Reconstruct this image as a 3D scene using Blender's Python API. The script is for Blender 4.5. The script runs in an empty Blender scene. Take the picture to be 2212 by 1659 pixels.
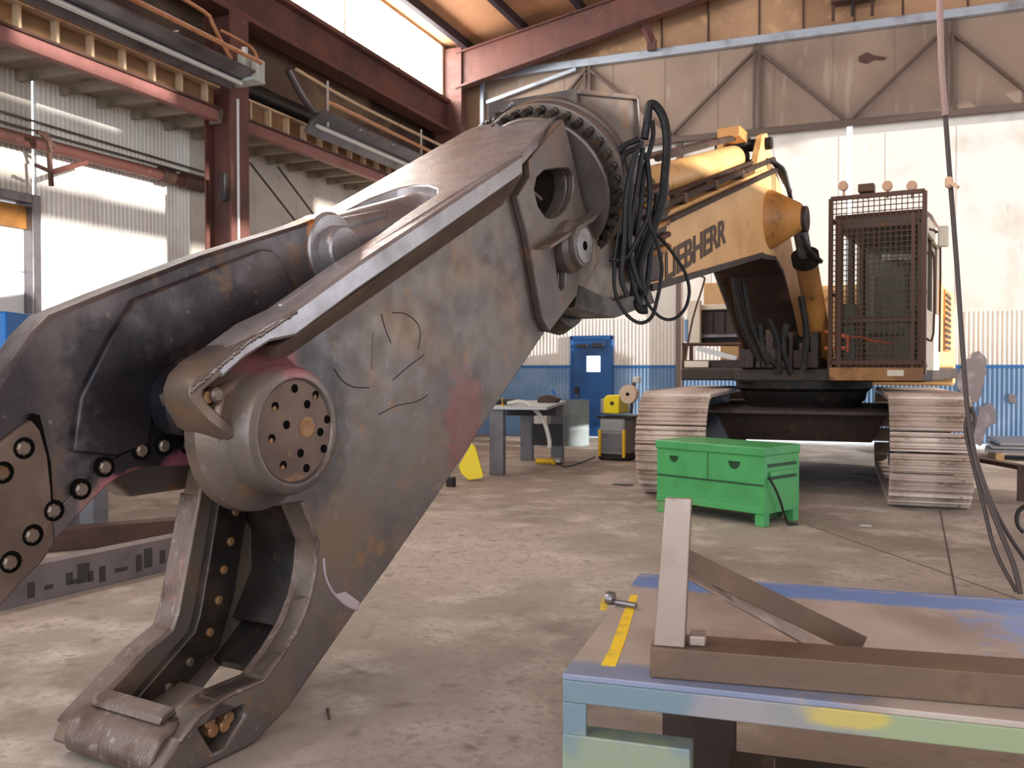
import bpy, bmesh, math, random
from mathutils import Vector, Matrix, Euler
random.seed(7)
SC = bpy.context.scene
COL = SC.collection
# ------------------------------------------------------------------ camera model
FPX, CXP, CYP = 1950.0, 1106.0, 829.5
YAW, PIT = math.radians(22.15), math.radians(1.0137)
RV = Vector((math.cos(YAW), math.sin(YAW), 0)); FH = Vector((-math.sin(YAW), math.cos(YAW), 0)); UP = Vector((0, 0, 1))
FV = FH*math.cos(PIT) - UP*math.sin(PIT); UV = UP*math.cos(PIT) + FH*math.sin(PIT)
CAM = Vector((0, 0, 1.5))
def ray(px, py): return FV + RV*((px-CXP)/FPX) + UV*((CYP-py)/FPX)
def P(px, py, d): return CAM + ray(px, py)*d
def Fl(px, py, z=0.0):
    d = ray(px, py); return CAM + d*((z-1.5)/d.z)
def PX(px, py, x):
    d = ray(px, py); return CAM + d*(x/d.x)
def PY(px, py, y):
    d = ray(px, py); return CAM + d*(y/d.y)
# machine frame: S towards the jaw tip, N to the machine's left, Z up
PHI = math.radians(30)
HV = RV*math.sin(PHI) + FH*math.cos(PHI); NV = RV*math.cos(PHI) - FH*math.sin(PHI); SV = -HV
O = P(643, 931, 3.5) - NV*0.2; O.z = 0
MROT = math.atan2(SV.y, SV.x)
def W(px, py, w):
    d = ray(px, py); t = (w - (CAM-O).dot(NV))/d.dot(NV); p = CAM + d*t - O
    return (p.dot(SV), p.z)
def toM(p):
    q = p - O; return Vector((q.dot(SV), q.dot(NV), p.z))
def MP(px, py, d): return toM(P(px, py, d))
def Wl(w, *pts): return [W(a, b, w) for a, b in pts]

# ------------------------------------------------------------------ materials
def lin(c):
    def g(v):
        v /= 255.0
        return v/12.92 if v <= 0.04045 else ((v+0.055)/1.055)**2.4
    return (g(c[0]), g(c[1]), g(c[2]), 1)
def mat(name, c, rough=0.6, metal=0.0, layers=(), bump=0.0, bscale=40, rvar=0.0, spots=(), spec=None, streak=None, coat=0):
    """c base sRGB; layers: (scale, sRGB, lo, hi) worn patches by noise; spots: (centre, radius, sRGB, strength) paint marks in object space"""
    m = bpy.data.materials.new(name); m.use_nodes = True
    nt = m.node_tree; N = nt.nodes; L = nt.links
    b = N['Principled BSDF']; tc = N.new('ShaderNodeTexCoord')
    b.inputs['Roughness'].default_value = rough; b.inputs['Metallic'].default_value = metal
    if spec is not None: b.inputs['Specular IOR Level'].default_value = spec
    if coat: b.inputs['Coat Weight'].default_value = coat
    col = N.new('ShaderNodeRGB'); col.outputs[0].default_value = lin(c); out = col.outputs[0]
    def noise(scale, det=6, seed=0.0, st=None):
        n = N.new('ShaderNodeTexNoise'); n.inputs['Scale'].default_value = scale; n.inputs['Detail'].default_value = det
        mp = N.new('ShaderNodeMapping'); mp.inputs['Location'].default_value = (seed, seed*1.7, seed*.3)
        if st: mp.inputs['Scale'].default_value = st
        L.new(tc.outputs['Object'], mp.inputs['Vector']); L.new(mp.outputs[0], n.inputs['Vector']); return n
    def mixin(fac, c2):
        nonlocal out
        mx = N.new('ShaderNodeMix'); mx.data_type = 'RGBA'
        L.new(fac, mx.inputs[0]); L.new(out, mx.inputs[6]); mx.inputs[7].default_value = lin(c2); out = mx.outputs[2]
    for k, ly in enumerate(layers):
        sc, c2, lo, hi = ly[:4]; st = ly[4] if len(ly) > 4 else None
        n = noise(sc, seed=3.1*k+1, st=st); mr = N.new('ShaderNodeMapRange')
        mr.inputs[1].default_value = lo; mr.inputs[2].default_value = hi
        if len(ly) > 5: mr.inputs[4].default_value = ly[5]
        L.new(n.outputs[0], mr.inputs[0]); mixin(mr.outputs[0], c2)
    for k, (ctr, rad, c2, stg) in enumerate(spots):
        v = N.new('ShaderNodeVectorMath'); v.operation = 'SUBTRACT'; v.inputs[1].default_value = ctr
        L.new(tc.outputs['Object'], v.inputs[0])
        dv = N.new('ShaderNodeVectorMath'); dv.operation = 'DIVIDE'; dv.inputs[1].default_value = rad if hasattr(rad, '__len__') else (rad, rad, rad)
        L.new(v.outputs[0], dv.inputs[0])
        ln = N.new('ShaderNodeVectorMath'); ln.operation = 'LENGTH'; L.new(dv.outputs[0], ln.inputs[0])
        n = noise(14, seed=k*2.3+9); ad = N.new('ShaderNodeMath'); ad.operation = 'MULTIPLY_ADD'; ad.inputs[1].default_value = 1.1
        L.new(n.outputs[0], ad.inputs[0]); L.new(ln.outputs['Value'], ad.inputs[2])
        mr = N.new('ShaderNodeMapRange'); mr.inputs[1].default_value = 1.65; mr.inputs[2].default_value = 1.25; mr.inputs[3].default_value = 0; mr.inputs[4].default_value = stg
        L.new(ad.outputs[0], mr.inputs[0]); mixin(mr.outputs[0], c2)
    L.new(out, b.inputs['Base Color'])
    if rvar:
        n = noise(9, seed=21); mr = N.new('ShaderNodeMapRange'); mr.inputs[1].default_value = .3; mr.inputs[2].default_value = .7
        mr.inputs[3].default_value = rough-rvar; mr.inputs[4].default_value = rough+rvar; L.new(n.outputs[0], mr.inputs[0]); L.new(mr.outputs[0], b.inputs['Roughness'])
    if bump:
        n = noise(bscale, det=8, seed=5, st=streak); bp = N.new('ShaderNodeBump'); bp.inputs['Strength'].default_value = bump; bp.inputs['Distance'].default_value = .01
        L.new(n.outputs[0], bp.inputs['Height']); L.new(bp.outputs[0], b.inputs['Normal'])
    return m
M = {}

# ------------------------------------------------------------------ mesh helpers
class MB:
    def __init__(s): s.bm = bmesh.new()
    def face(s, vs):
        try: return s.bm.faces.new(vs)
        except ValueError: return None
    def hexa(s, p):            # 8 corners: bottom 4 ccw, top 4 ccw
        v = [s.bm.verts.new(q) for q in p]
        for f in ((3,2,1,0),(4,5,6,7),(0,1,5,4),(1,2,6,5),(2,3,7,6),(3,0,4,7)): s.face([v[i] for i in f])
    def hexa_(s, p): s.hexa(p); return s
    def box(s, x0, x1, y0, y1, z0, z1):
        s.hexa([(x0,y0,z0),(x1,y0,z0),(x1,y1,z0),(x0,y1,z0),(x0,y0,z1),(x1,y0,z1),(x1,y1,z1),(x0,y1,z1)]); return s
    def bar(s, a, b, w, h, up=(0,0,1)):    # rectangular bar from a to b
        a = Vector(a); b = Vector(b); d = (b-a).normalized(); u = Vector(up)
        r = d.cross(u)
        if r.length < 1e-4: r = d.cross(Vector((1,0,0)))
        r.normalize(); u = r.cross(d).normalized(); r *= w/2; u *= h/2
        s.hexa([a-r-u, a+r-u, b+r-u, b-r-u, a-r+u, a+r+u, b+r+u, b-r+u]); return s
    def prism(s, pts, w0, w1, holes=(), m=lambda a, b, w: (a, w, b)):
        """extrude a 2D outline (with holes) from w0 to w1"""
        bm = s.bm; loops = [list(pts)] + [list(h) for h in holes]
        if not holes:
            a = [bm.verts.new(m(p[0], p[1], w0)) for p in loops[0]]; b = [bm.verts.new(m(p[0], p[1], w1)) for p in loops[0]]
            s.face(a); s.face(b[::-1]); n = len(a)
            for i in range(n): s.face([a[i], b[i], b[(i+1) % n], a[(i+1) % n]])
        else:
            for w in (w0, w1):
                t = bmesh.new(); ed = []
                for lp in loops:
                    vs = [t.verts.new((p[0], p[1], 0)) for p in lp]
                    ed += [t.edges.new((vs[i], vs[(i+1) % len(vs)])) for i in range(len(vs))]
                bmesh.ops.triangle_fill(t, use_beauty=True, use_dissolve=False, edges=ed)
                mp = {v: bm.verts.new(m(v.co.x, v.co.y, w)) for v in t.verts}
                for f in t.faces: s.face([mp[v] for v in f.verts])
                t.free()
            for lp in loops:
                n = len(lp)
                for i in range(n):
                    p, q = lp[i], lp[(i+1) % n]
                    s.face([bm.verts.new(m(*p, w0)), bm.verts.new(m(*q, w0)), bm.verts.new(m(*q, w1)), bm.verts.new(m(*p, w1))])
            bmesh.ops.remove_doubles(bm, verts=bm.verts, dist=1e-5)
        return s
    def lathe(s, prof, c, axis, seg=32, cap=True):    # prof: (radius, offset along axis)
        c = Vector(c); ax = Vector(axis).normalized(); u = ax.orthogonal().normalized(); v = ax.cross(u)
        rings = []
        for r, t in prof:
            rings.append([s.bm.verts.new(c + ax*t + (u*math.cos(2*math.pi*k/seg) + v*math.sin(2*math.pi*k/seg))*r) for k in range(seg)])
        for a, b in zip(rings, rings[1:]):
            for k in range(seg): s.face([a[k], a[(k+1) % seg], b[(k+1) % seg], b[k]])
        if cap: s.face(rings[0][::-1]); s.face(rings[-1])
        return s
    def cyl(s, a, b, r, seg=16, r2=None):
        a = Vector(a); b = Vector(b); return s.lathe([(r, 0), (r if r2 is None else r2, (b-a).length)], a, b-a, seg)
    def tube(s, pts, r, seg=8, smooth=3):
        pts = [Vector(p) for p in pts]
        if smooth and len(pts) > 2:
            out = []
            for i in range(len(pts)-1):
                p0 = pts[max(i-1, 0)]; p1 = pts[i]; p2 = pts[i+1]; p3 = pts[min(i+2, len(pts)-1)]
                for k in range(smooth):
                    t = k/smooth
                    out.append(.5*((2*p1) + (-p0+p2)*t + (2*p0-5*p1+4*p2-p3)*t*t + (-p0+3*p1-3*p2+p3)*t**3))
            out.append(pts[-1]); pts = out
        rings = []; u = None
        for i, p in enumerate(pts):
            d = (pts[min(i+1, len(pts)-1)] - pts[max(i-1, 0)]).normalized()
            u = d.orthogonal().normalized() if u is None else (u - d*u.dot(d)).normalized()
            v = d.cross(u)
            rings.append([s.bm.verts.new(p + (u*math.cos(2*math.pi*k/seg) + v*math.sin(2*math.pi*k/seg))*r) for k in range(seg)])
        for a, b in zip(rings, rings[1:]):
            for k in range(seg): s.face([a[k], a[(k+1) % seg], b[(k+1) % seg], b[k]])
        s.face(rings[0][::-1]); s.face(rings[-1]); return s
    def off(s, o):
        bmesh.ops.translate(s.bm, verts=s.bm.verts, vec=-Vector(o)); return s
    def build(s, name, m, parent=None, bevel=0.0, smooth=False, seg=2):
        bmesh.ops.recalc_face_normals(s.bm, faces=s.bm.faces)
        me = bpy.data.meshes.new(name); s.bm.to_mesh(me); s.bm.free()
        me.materials.append(M[m] if isinstance(m, str) else m)
        o = bpy.data.objects.new(name, me); COL.objects.link(o)
        if parent: o.parent = parent
        if smooth or bevel:
            for p in me.polygons: p.use_smooth = True
            at = me.attributes.get('sharp_edge') or me.attributes.new('sharp_edge', 'BOOLEAN', 'EDGE')
            bm = bmesh.new(); bm.from_mesh(me); bm.edges.ensure_lookup_table()
            sh = [len(e.link_faces) != 2 or e.calc_face_angle(0) > .6 for e in bm.edges]; bm.free()
            for i, v in enumerate(sh): at.data[i].value = v
        if bevel:
            bv = o.modifiers.new('bevel', 'BEVEL'); bv.width = bevel; bv.segments = seg; bv.limit_method = 'ANGLE'; bv.angle_limit = .6; bv.harden_normals = False
        return o
def tag(o, label=None, cat=None, group=None, kind=None):
    if label: o['label'] = label
    if cat: o['category'] = cat
    if group: o['group'] = group
    if kind: o['kind'] = kind
    return o
def empty(name, loc, rz, label, cat, group=None):
    o = bpy.data.objects.new(name, None); COL.objects.link(o); o.location = loc; o.rotation_euler = (0, 0, rz); o.empty_display_size = .1
    return tag(o, label, cat, group)
def struct(o): o['kind'] = 'structure'; return o
def recenter(o):      # put a one-mesh thing's origin at its base
    vs = o.data.vertices; lo = Vector((min(v.co[i] for v in vs) for i in range(3))); hi = Vector((max(v.co[i] for v in vs) for i in range(3)))
    c = Vector(((lo.x+hi.x)/2, (lo.y+hi.y)/2, lo.z)); o.data.transform(Matrix.Translation(-c)); o.location = c; return o
def copy_part(o, parent):
    c = o.copy(); COL.objects.link(c); c.parent = parent
    for k in list(o.children): copy_part(k, c)
    return c
def copy_tree(o, loc=None, rz=None, label=None):
    c = o.copy(); COL.objects.link(c)
    if loc is not None: c.location = loc
    if rz is not None: c.rotation_euler = (0, 0, rz)
    if label: c['label'] = label
    for k in list(o.children): copy_part(k, c)
    return c
# ------------------------------------------------------------------ palette
M['concrete'] = mat('concrete', (176,164,153), .75, layers=((.55,(134,122,112),.42,.62),(.28,(150,138,128),.48,.6),(2.2,(196,186,176),.5,.72),(7,(118,106,98),.6,.78),(26,(150,138,128),.5,.7)), bump=.15, bscale=30, rvar=.15)
M['white_steel'] = mat('white_painted_cladding', (228,224,218), .55, layers=((1.3,(196,190,182),.52,.75),(6,(176,168,158),.66,.8,(1,1,.15))))
M['dull_white'] = mat('dull_white_lining', (190,182,172), .7, layers=((1.0,(160,150,140),.5,.75),(5,(140,128,116),.64,.8)))
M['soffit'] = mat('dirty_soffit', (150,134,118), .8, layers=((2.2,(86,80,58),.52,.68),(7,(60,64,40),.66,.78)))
M['blue_paint'] = mat('blue_wainscot', (110,146,186), .5, layers=((1.6,(134,164,198),.5,.7),))
M['stripe_blue'] = mat('blue_stripe', (28,98,164), .5)
M['door_blue'] = mat('blue_door_paint', (14,84,150), .4, layers=((2,(10,62,118),.5,.7),))
M['tan'] = mat('tan_insulation', (178,140,108), .8, layers=((.7,(146,110,82),.45,.7),(3,(202,160,122),.55,.75)))
M['web_brown'] = mat('brown_web_panel', (124,92,64), .8, layers=((3,(150,110,70),.5,.7),))
M['brown_lining'] = mat('brown_wall_lining', (104,82,66), .8, layers=((.5,(74,52,46),.42,.6),(.35,(150,122,92),.58,.66)))
M['roof_tan'] = mat('orange_roof_insulation', (196,144,106), .8, layers=((.6,(156,112,84),.45,.72),(4,(214,166,126),.6,.8)))
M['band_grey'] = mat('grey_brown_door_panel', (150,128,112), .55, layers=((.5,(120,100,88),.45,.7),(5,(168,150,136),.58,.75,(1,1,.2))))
M['red_oxide'] = mat('red_oxide_steel', (102,62,54), .6, layers=((1.5,(76,48,44),.42,.65),(6,(124,80,68),.62,.78)), rvar=.1)
M['sunlit_oxide'] = mat('sunlit_red_oxide_steel', (140,92,86), .6, layers=((1.5,(118,74,66),.48,.7),))  # red oxide steel lightened to pink, imitating sun on the beam
M['brown_steel'] = mat('dark_brown_steel', (78,50,40), .6, layers=((2,(50,34,30),.45,.7),))
M['purlin'] = mat('dark_purlin', (46,38,48), .55)
M['beige'] = mat('beige_paint', (196,170,140), .6, layers=((4,(160,128,96),.55,.75),))
M['galv'] = mat('galvanised_sheet', (120,116,120), .35, .75, layers=((3,(92,86,90),.5,.7),))
M['galv_light'] = mat('pale_zinc', (198,196,196), .4, .3)
M['copper'] = mat('orange_painted_pipe', (172,120,82), .45, layers=((5,(150,82,44),.5,.7),))
M['black_pipe'] = mat('black_pipe', (30,30,28), .4, layers=((2,(56,58,56),.55,.75),))
M['grey_box'] = mat('pale_grey_enamel', (176,182,176), .5)
M['chord'] = mat('daylit_blue_steel', (176,186,200), .35, .3, layers=((2,(140,140,146),.5,.7),))  # pale blue tint imitates daylight leaking at the door's top chord
M['brace'] = mat('grey_brown_brace', (92,76,68), .5, .2)
M['wire'] = mat('wire_black', (34,28,28), .5)
M['roller'] = mat('white_roller_door', (224,224,224), .5)
M['rust_band'] = mat('ochre_lintel', (150,100,36), .6, layers=((4,(110,70,30),.5,.7),))
M['stain'] = mat('grey_primer_patch', (120,112,116), .7, layers=((5,(146,140,146),.5,.7),))
def glass(name, c=(235,245,248), rough=.02):
    m = bpy.data.materials.new(name); m.use_nodes = True; b = m.node_tree.nodes['Principled BSDF']
    b.inputs['Base Color'].default_value = lin(c); b.inputs['Transmission Weight'].default_value = 1; b.inputs['Roughness'].default_value = rough; b.inputs['IOR'].default_value = 1.1; return m
M['clear'] = glass('clear_glass')
def glow(name, c, e):
    m = bpy.data.materials.new(name); m.use_nodes = True; b = m.node_tree.nodes['Principled BSDF']
    b.inputs['Base Color'].default_value = lin((240,240,240)); b.inputs['Emission Color'].default_value = lin(c); b.inputs['Emission Strength'].default_value = e; return m
M['glazing'] = glow('daylit_glazing', (255,252,246), 10.0)

YF, XL, XC, XR = 18.7, -10.0, -8.9, 12.0
def fx(px, py=800): return PY(px, py, YF).x
def fz(px, py): return PY(px, py, YF).z
def corrug(a0, a1, z0, z1, fixed, axis, pitch=.09, dep=.018, sgn=1):
    """trapezoid sheet cladding facing the room, running along X ('x') or Y ('y')"""
    mb = MB(); n = int((a1-a0)/pitch); pts = []
    for i in range(n):
        for u, d in ((0, 0), (.3, 0), (.45, 1), (.8, 1), (.95, 0)): pts.append((a0+(i+u)*pitch, d*dep*sgn))
    pts.append((a0+n*pitch, 0)); lo = []; hi = []
    for a, d in pts:
        q = (a, fixed+d) if axis == 'x' else (fixed+d, a)
        lo.append(mb.bm.verts.new((q[0], q[1], z0))); hi.append(mb.bm.verts.new((q[0], q[1], z1)))
    for i in range(len(lo)-1): mb.face([lo[i], lo[i+1], hi[i+1], hi[i]])
    # back skin gives it thickness
    b = -.05*sgn; q = [(pts[0][0], fixed+b), (pts[-1][0], fixed+b)]
    if axis != 'x': q = [(y, x) for x, y in q]
    v = [mb.bm.verts.new((*q[0], z0)), mb.bm.verts.new((*q[1], z0)), mb.bm.verts.new((*q[1], z1)), mb.bm.verts.new((*q[0], z1))]
    mb.face(v); mb.face([lo[0], lo[-1], v[1], v[0]]); mb.face([hi[0], hi[-1], v[2], v[3]])
    return mb
# ------------------------------------------------------------------ floor, walls, roof
fl = MB().box(-10.3, 12.3, -6, 19.2, -.15, 0).build('floor', 'concrete'); struct(fl)
# expansion joints are shallow dark grooves filled with dirt
mb = MB()
j = [Fl(2034,1120), Fl(2070,1310)]; d = (j[1]-j[0]).normalized(); mb.bar(j[0]-d*.5, j[1]+d*1.5, .012, .004)
j = [Fl(1790,1150), Fl(2130,1270)]; d = (j[1]-j[0]).normalized(); mb.bar(j[0]-d*.4, j[1]+d*2.5, .008, .004)
jo = mb.build('trim_1', mat('joint_dirt', (84,72,64), .9)); jo.location.z = .0005; struct(jo)
# left wall: corrugated up to the flat bay beyond, roller door near the camera
yj = PX(80, 470, XL).y; yd = PX(64, 470, XL).y; yflat = PX(412, 500, XL).y
struct(corrug(yj, yflat, 0, 5.2, XL, 'y', .075, .012, 1).build('wall_left', 'white_steel'))
mb = MB(); mb.box(XL-.05, XL+.01, yflat, YF, 0, 5.2)
for k in range(6): mb.box(XL+.01, XL+.018, yflat+.35+k*1.2, yflat+.38+k*1.2, 0, 5.2)
struct(mb.build('wall_left', 'dull_white'))
zl = PX(60, 440, XL).z
mb = corrug(-1.0, yj, zl+.12, 5.2, XL, 'y', .075, .012, 1); struct(mb.build('wall_left', 'dull_white'))
mb = MB(); mb.box(XL-.06, XL+.03, -6, -1, 0, 5.2); struct(mb.build('wall_left', 'dull_white'))
mb = MB(); mb.box(XL-.25, XL+.05, yd, yj+.02, 0, zl+.12); mb.box(XL-.25, XL+.05, -1, yd, zl, zl+.12); struct(mb.build('trim_2', 'galv', bevel=.01))
dr = MB(); zb = PX(30, 492, XL-.1).z
for k in range(8): dr.box(XL-.16, XL-.10, -1, yd, max(.01, zb-.55*(k+1)+.012), zb-.55*k); 
dr = dr.build('door_2', 'roller', bevel=.01); struct(dr)
MB().box(XL-.16, XL-.06, -1, yd, zb, zl-.02).build('door_lintel', 'rust_band', dr)
# aisle soffit with joists, the wall above it
struct(MB().box(XL-.05, XC-.05, -6, YF, 5.2, 5.3).build('ceiling', 'soffit'))
struct(MB().box(XC-.65, XC-.55, -6, YF, 5.3, 7.3).build('wall_left', 'brown_lining'))
jst = None
for k in range(26):
    y = 2.6+k*.62
    if jst is None:
        jst = MB().box(XL+.03, XC-.02, -.03, .03, -.13, 0).build('ceiling_joist', 'soffit'); o = jst
    else: o = jst.copy(); COL.objects.link(o)
    o.location = (0, y, 5.2)
    tag(o, 'grimy joist under the low aisle soffit along the left wall', 'joist', 'joists under the aisle soffit')
struct(MB().box(XC-.65, XC-.21, -6, YF, 7.3, 7.36).build('ceiling', 'brown_lining'))
# roof
def roofz(x): return 8.62 + (x-XC)*.178 if x < 3 else 8.62+(3-XC)*.178-(x-3)*.178
mb = MB(); mb.prism([(XC-.3, roofz(XC-.3)), (3, roofz(3)), (XR+.3, roofz(XR+.3)), (XR+.3, roofz(XR+.3)+.12), (3, roofz(3)+.12), (XC-.3, roofz(XC-.3)+.12)], -6, YF+.3, m=lambda a, b, w: (a, w, b))
struct(mb.build('ceiling', 'roof_tan'))
pur = None
for k, x in enumerate((-8.45, -7.15, -5.85, -4.55, -3.25, -1.95, -.65, .65, 1.95)):
    if pur is None: pur = MB().box(-.05, .05, -6, YF-.15, -.24, -.01).build('roof_purlin', 'purlin'); o = pur
    else: o = pur.copy(); COL.objects.link(o)
    o.location = (x, 0, roofz(x)); o.rotation_euler = (0, -math.atan(.178), 0)
    tag(o, 'dark steel purlin running under the orange roof insulation', 'purlin', 'roof purlins')
# clerestory window
w1 = MB(); z0, z1 = 7.38, 8.6; wy1 = PX(958, 180, XC).y
for k in range(13): w1.box(XC-.09, XC-.04, -6+k*2.0-.025, -6+k*2.0+.025, z0, z1)
w1.box(XC-.09, XC-.03, -6, wy1+.05, z0, z0+.03); w1.box(XC-.09, XC-.03, -6, wy1+.05, z1-.05, z1); w1.box(XC-.09, XC-.03, wy1, wy1+.06, z0, z1)
w1.box(XC-.07, XC-.05, -6, wy1, z0+.12, z0+.135)
w1 = struct(w1.build('window_1', 'beige'))
MB().box(XC-.085, XC-.075, -6, wy1, z0, z1).build('pane', 'glazing', w1)
struct(MB().box(XC-.2, XC-.1, wy1+.06, YF, z0-.1, 8.7).build('wall_left', 'red_oxide'))
# eave girder below the window
mb = MB(); mb.box(XC-.1, XC+.02, -6, YF-.76, 6.72, 7.3); mb.box(XC-.2, XC+.16, -6, YF-.76, 7.3, 7.38); mb.box(XC-.2, XC+.18, -6, YF-.76, 6.665, 6.74)
tag(recenter(mb.build('eave_girder', 'red_oxide', bevel=.008)), 'long red-brown steel girder under the bright clerestory window', 'girder')
# far wall: man door, corrugated skirts, bifold hangar door
dx0, dx1 = fx(1234), fx(1325); dz = fz(1280, 731)
xw0 = XL; xj = fx(1468); xg = fx(1832)
for a, b in ((xw0, dx0), (dx1, xj)):
    struct(corrug(a, b, 0, 1.5, YF, 'x', .078, .016, -1).build('wall_far', 'blue_paint'))
    struct(corrug(a, b, 1.56, 2.55, YF, 'x', .078, .016, -1).build('wall_far', 'white_steel'))
    struct(MB().box(a, b, YF-.02, YF+.04, 1.5, 1.56).build('trim_3', 'stripe_blue'))
struct(corrug(dx0, dx1, dz+.06, 2.55, YF, 'x', .078, .016, -1).build('wall_far', 'white_steel'))
mb = MB(); mb.box(xw0, xj, YF, YF+.06, 2.55, 6.2)
for px in (1237, 1325, 1130, 1420): x = fx(px); mb.box(x-.012, x+.012, YF-.006, YF, 2.55, 6.2)
struct(mb.build('wall_far', 'white_steel'))
struct(MB().box(xw0, XR, YF, YF+.06, 8.05, 11).build('wall_far', 'tan'))
mb = MB()
for px in (1430, 1530, 1640, 1735, 1845, 1950, 2090): x = fx(px, 60); mb.box(x-.015, x+.015, YF-.03, YF, 8.05, 10.6)
struct(mb.build('trim_4', 'brown_steel'))
# man door
d1 = MB().box(dx0+.05, dx1-.05, YF-.05, YF-.005, .03, dz-.03)
lx0, lx1, lz0, lz1 = fx(1268), fx(1298), fz(1280, 803), fz(1280, 769)
mb = MB(); mb.prism([(dx0+.05,.03),(dx1-.05,.03),(dx1-.05,dz-.03),(dx0+.05,dz-.03)], YF-.05, YF-.005, holes=[[(lx0,lz0),(lx0,lz1),(lx1,lz1),(lx1,lz0)]])
d1.bm.free(); d1 = struct(mb.build('door_1', 'door_blue'))
mb = MB(); mb.box(dx0, dx0+.05, YF-.07, YF+.02, 0, dz+.05); mb.box(dx1-.05, dx1, YF-.07, YF+.02, 0, dz+.05); mb.box(dx0, dx1, YF-.07, YF+.02, dz-.03, dz+.06)
mb.build('door_frame', 'door_blue', d1, .006)
MB().box(lx0, lx1, YF-.03, YF-.024, lz0, lz1).build('pane', 'clear', d1)
MB().box(dx0+.1, dx0+.2, YF-.1, YF-.05, .95, 1.1).build('lock_plate', 'wire', d1, .005)
MB().cyl((dx0+.17, YF-.05, .9), (dx0+.17, YF-.12, .9), .03).build('handle', 'galv', d1, smooth=True)
MB().box(dx0+.15, dx0+.4, YF-.1, YF-.05, dz-.2, dz-.12).build('door_closer', 'wire', d1, .01)
MB().box(dx1-.45, dx1-.2, YF-.1, YF-.05, dz-.2, dz-.1).build('door_closer', 'wire', d1, .01)
# hangar door right of the jamb: two leaves with a daylight gap between them and a gap at the sill
hd = MB(); g = .05; sill = .09
def leaf(a, b, name):
    o = corrug(a, b, sill, 1.5, YF, 'x', .078, .016, -1).build(name, 'blue_paint'); struct(o)
    corrug(a, b, 1.56, 2.55, YF, 'x', .078, .016, -1).build('cladding', 'white_steel', o)
    MB().box(a, b, YF-.02, YF+.04, 1.5, 1.56).build('painted_stripe', 'stripe_blue', o)
    mb = MB(); mb.box(a, b, YF, YF+.05, 2.55, 6.2); k = a+.6
    while k < b: mb.box(k, k+.02, YF-.005, YF, 2.55, 6.2); k += 1.22
    mb.build('door_panel', 'white_steel', o); return o
struct(MB().box(xj-.06, xj+.06, YF-.12, YF+.02, 0, 6.2).build('trim_5', 'brace', bevel=.01))
lf = leaf(xj+.06, xg-g, 'door_3'); rf = leaf(xg+g, XR, 'door_4')
# overspray patches of primer on the right leaf
def blob(cx, cz, rx, rz, seed, mb):
    r = random.Random(seed); n = 18; pts = []
    for i in range(n):
        a = 2*math.pi*i/n; q = 1+r.uniform(-.18, .18); pts.append((cx+rx*q*math.cos(a), cz+rz*q*math.sin(a)))
    mb.prism(pts, YF-.022-.002*seed, YF-.012)
mb = MB()
def bpx(x0, y0, x1, y1, s):
    a = PY(x0, y0, YF); b = PY(x1, y1, YF); blob((a.x+b.x)/2, (a.z+b.z)/2, abs(b.x-a.x)/2, abs(a.z-b.z)/2, s, mb)
bpx(2096, 758, 2130, 830, 1); bpx(2068, 778, 2122, 868, 2); bpx(2112, 870, 2152, 925, 3); bpx(2178, 850, 2196, 872, 4); bpx(2100, 900, 2128, 965, 5)
mb.build('primer_patch', 'stain', rf)
# upper leaf of the bifold with its stiffening truss
xe = fx(1045, 200)
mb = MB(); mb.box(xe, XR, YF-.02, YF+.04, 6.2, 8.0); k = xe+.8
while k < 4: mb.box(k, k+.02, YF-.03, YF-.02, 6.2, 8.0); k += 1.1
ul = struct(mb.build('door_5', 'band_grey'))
mb = MB(); mb.box(XL, xe-.14, YF, YF+.06, 6.2, 8.05); mb.box(xe-.14, xe, YF, YF+.06, 7.0, 8.05); struct(mb.build('wall_far', 'tan'))
ty = YF-.12
def tp(px, py): return PY(px, py, ty)
MB().bar((xe, ty, 8.02), (XR, ty, 8.02), .14, .16).build('top_chord', 'chord', ul, .01)
MB().bar((xe, ty, 6.2), (XR, ty, 6.2), .12, .12).build('bottom_chord', 'brace', ul, .01)
for px in (1635, 2050, 1268):
    x = tp(px, 150).x; MB().bar((x-.05, ty, 6.2), (x-.05, ty, 8.0), .05, .06, (0,1,0)).build('post', 'brace', ul); MB().bar((x+.06, ty, 6.2), (x+.06, ty, 8.0), .05, .06, (0,1,0)).build('post', 'brace', ul)
for a, b in (((1632,105),(1832,272)), ((1832,272),(2028,75)), ((1628,112),(1440,330)), ((2056,70),(2250,235)), ((1266,150),(1120,330)), ((1272,150),(1460,330))):
    p, q = tp(*a), tp(*b); p.z = min(max(p.z, 6.22), 7.98); q.z = min(max(q.z, 6.22), 7.98)
    MB().bar(p, q, .05, .09, (0,1,0)).build('diagonal', 'brace', ul)
MB().bar(tp(1052,222), tp(1245,150), .07, .1, (0,1,0)).build('diagonal', 'chord', ul)
MB().bar((xe+.02, ty, 5.0), (xe+.02, ty, 8.0), .08, .1, (0,1,0)).build('post', 'chord', ul)
mb = MB(); c = tp(1885, 122)
blob_pts = [(c.x-.25, c.z+.05), (c.x-.1, c.z+.12), (c.x+.02, c.z+.04), (c.x+.24, c.z-.02), (c.x+.2, c.z-.07), (c.x+.02, c.z-.04), (c.x-.1, c.z-.1), (c.x-.24, c.z-.05)]
mb.prism(blob_pts, YF-.05, YF-.03); mb.build('torn_patch', 'brown_steel', ul)
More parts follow.
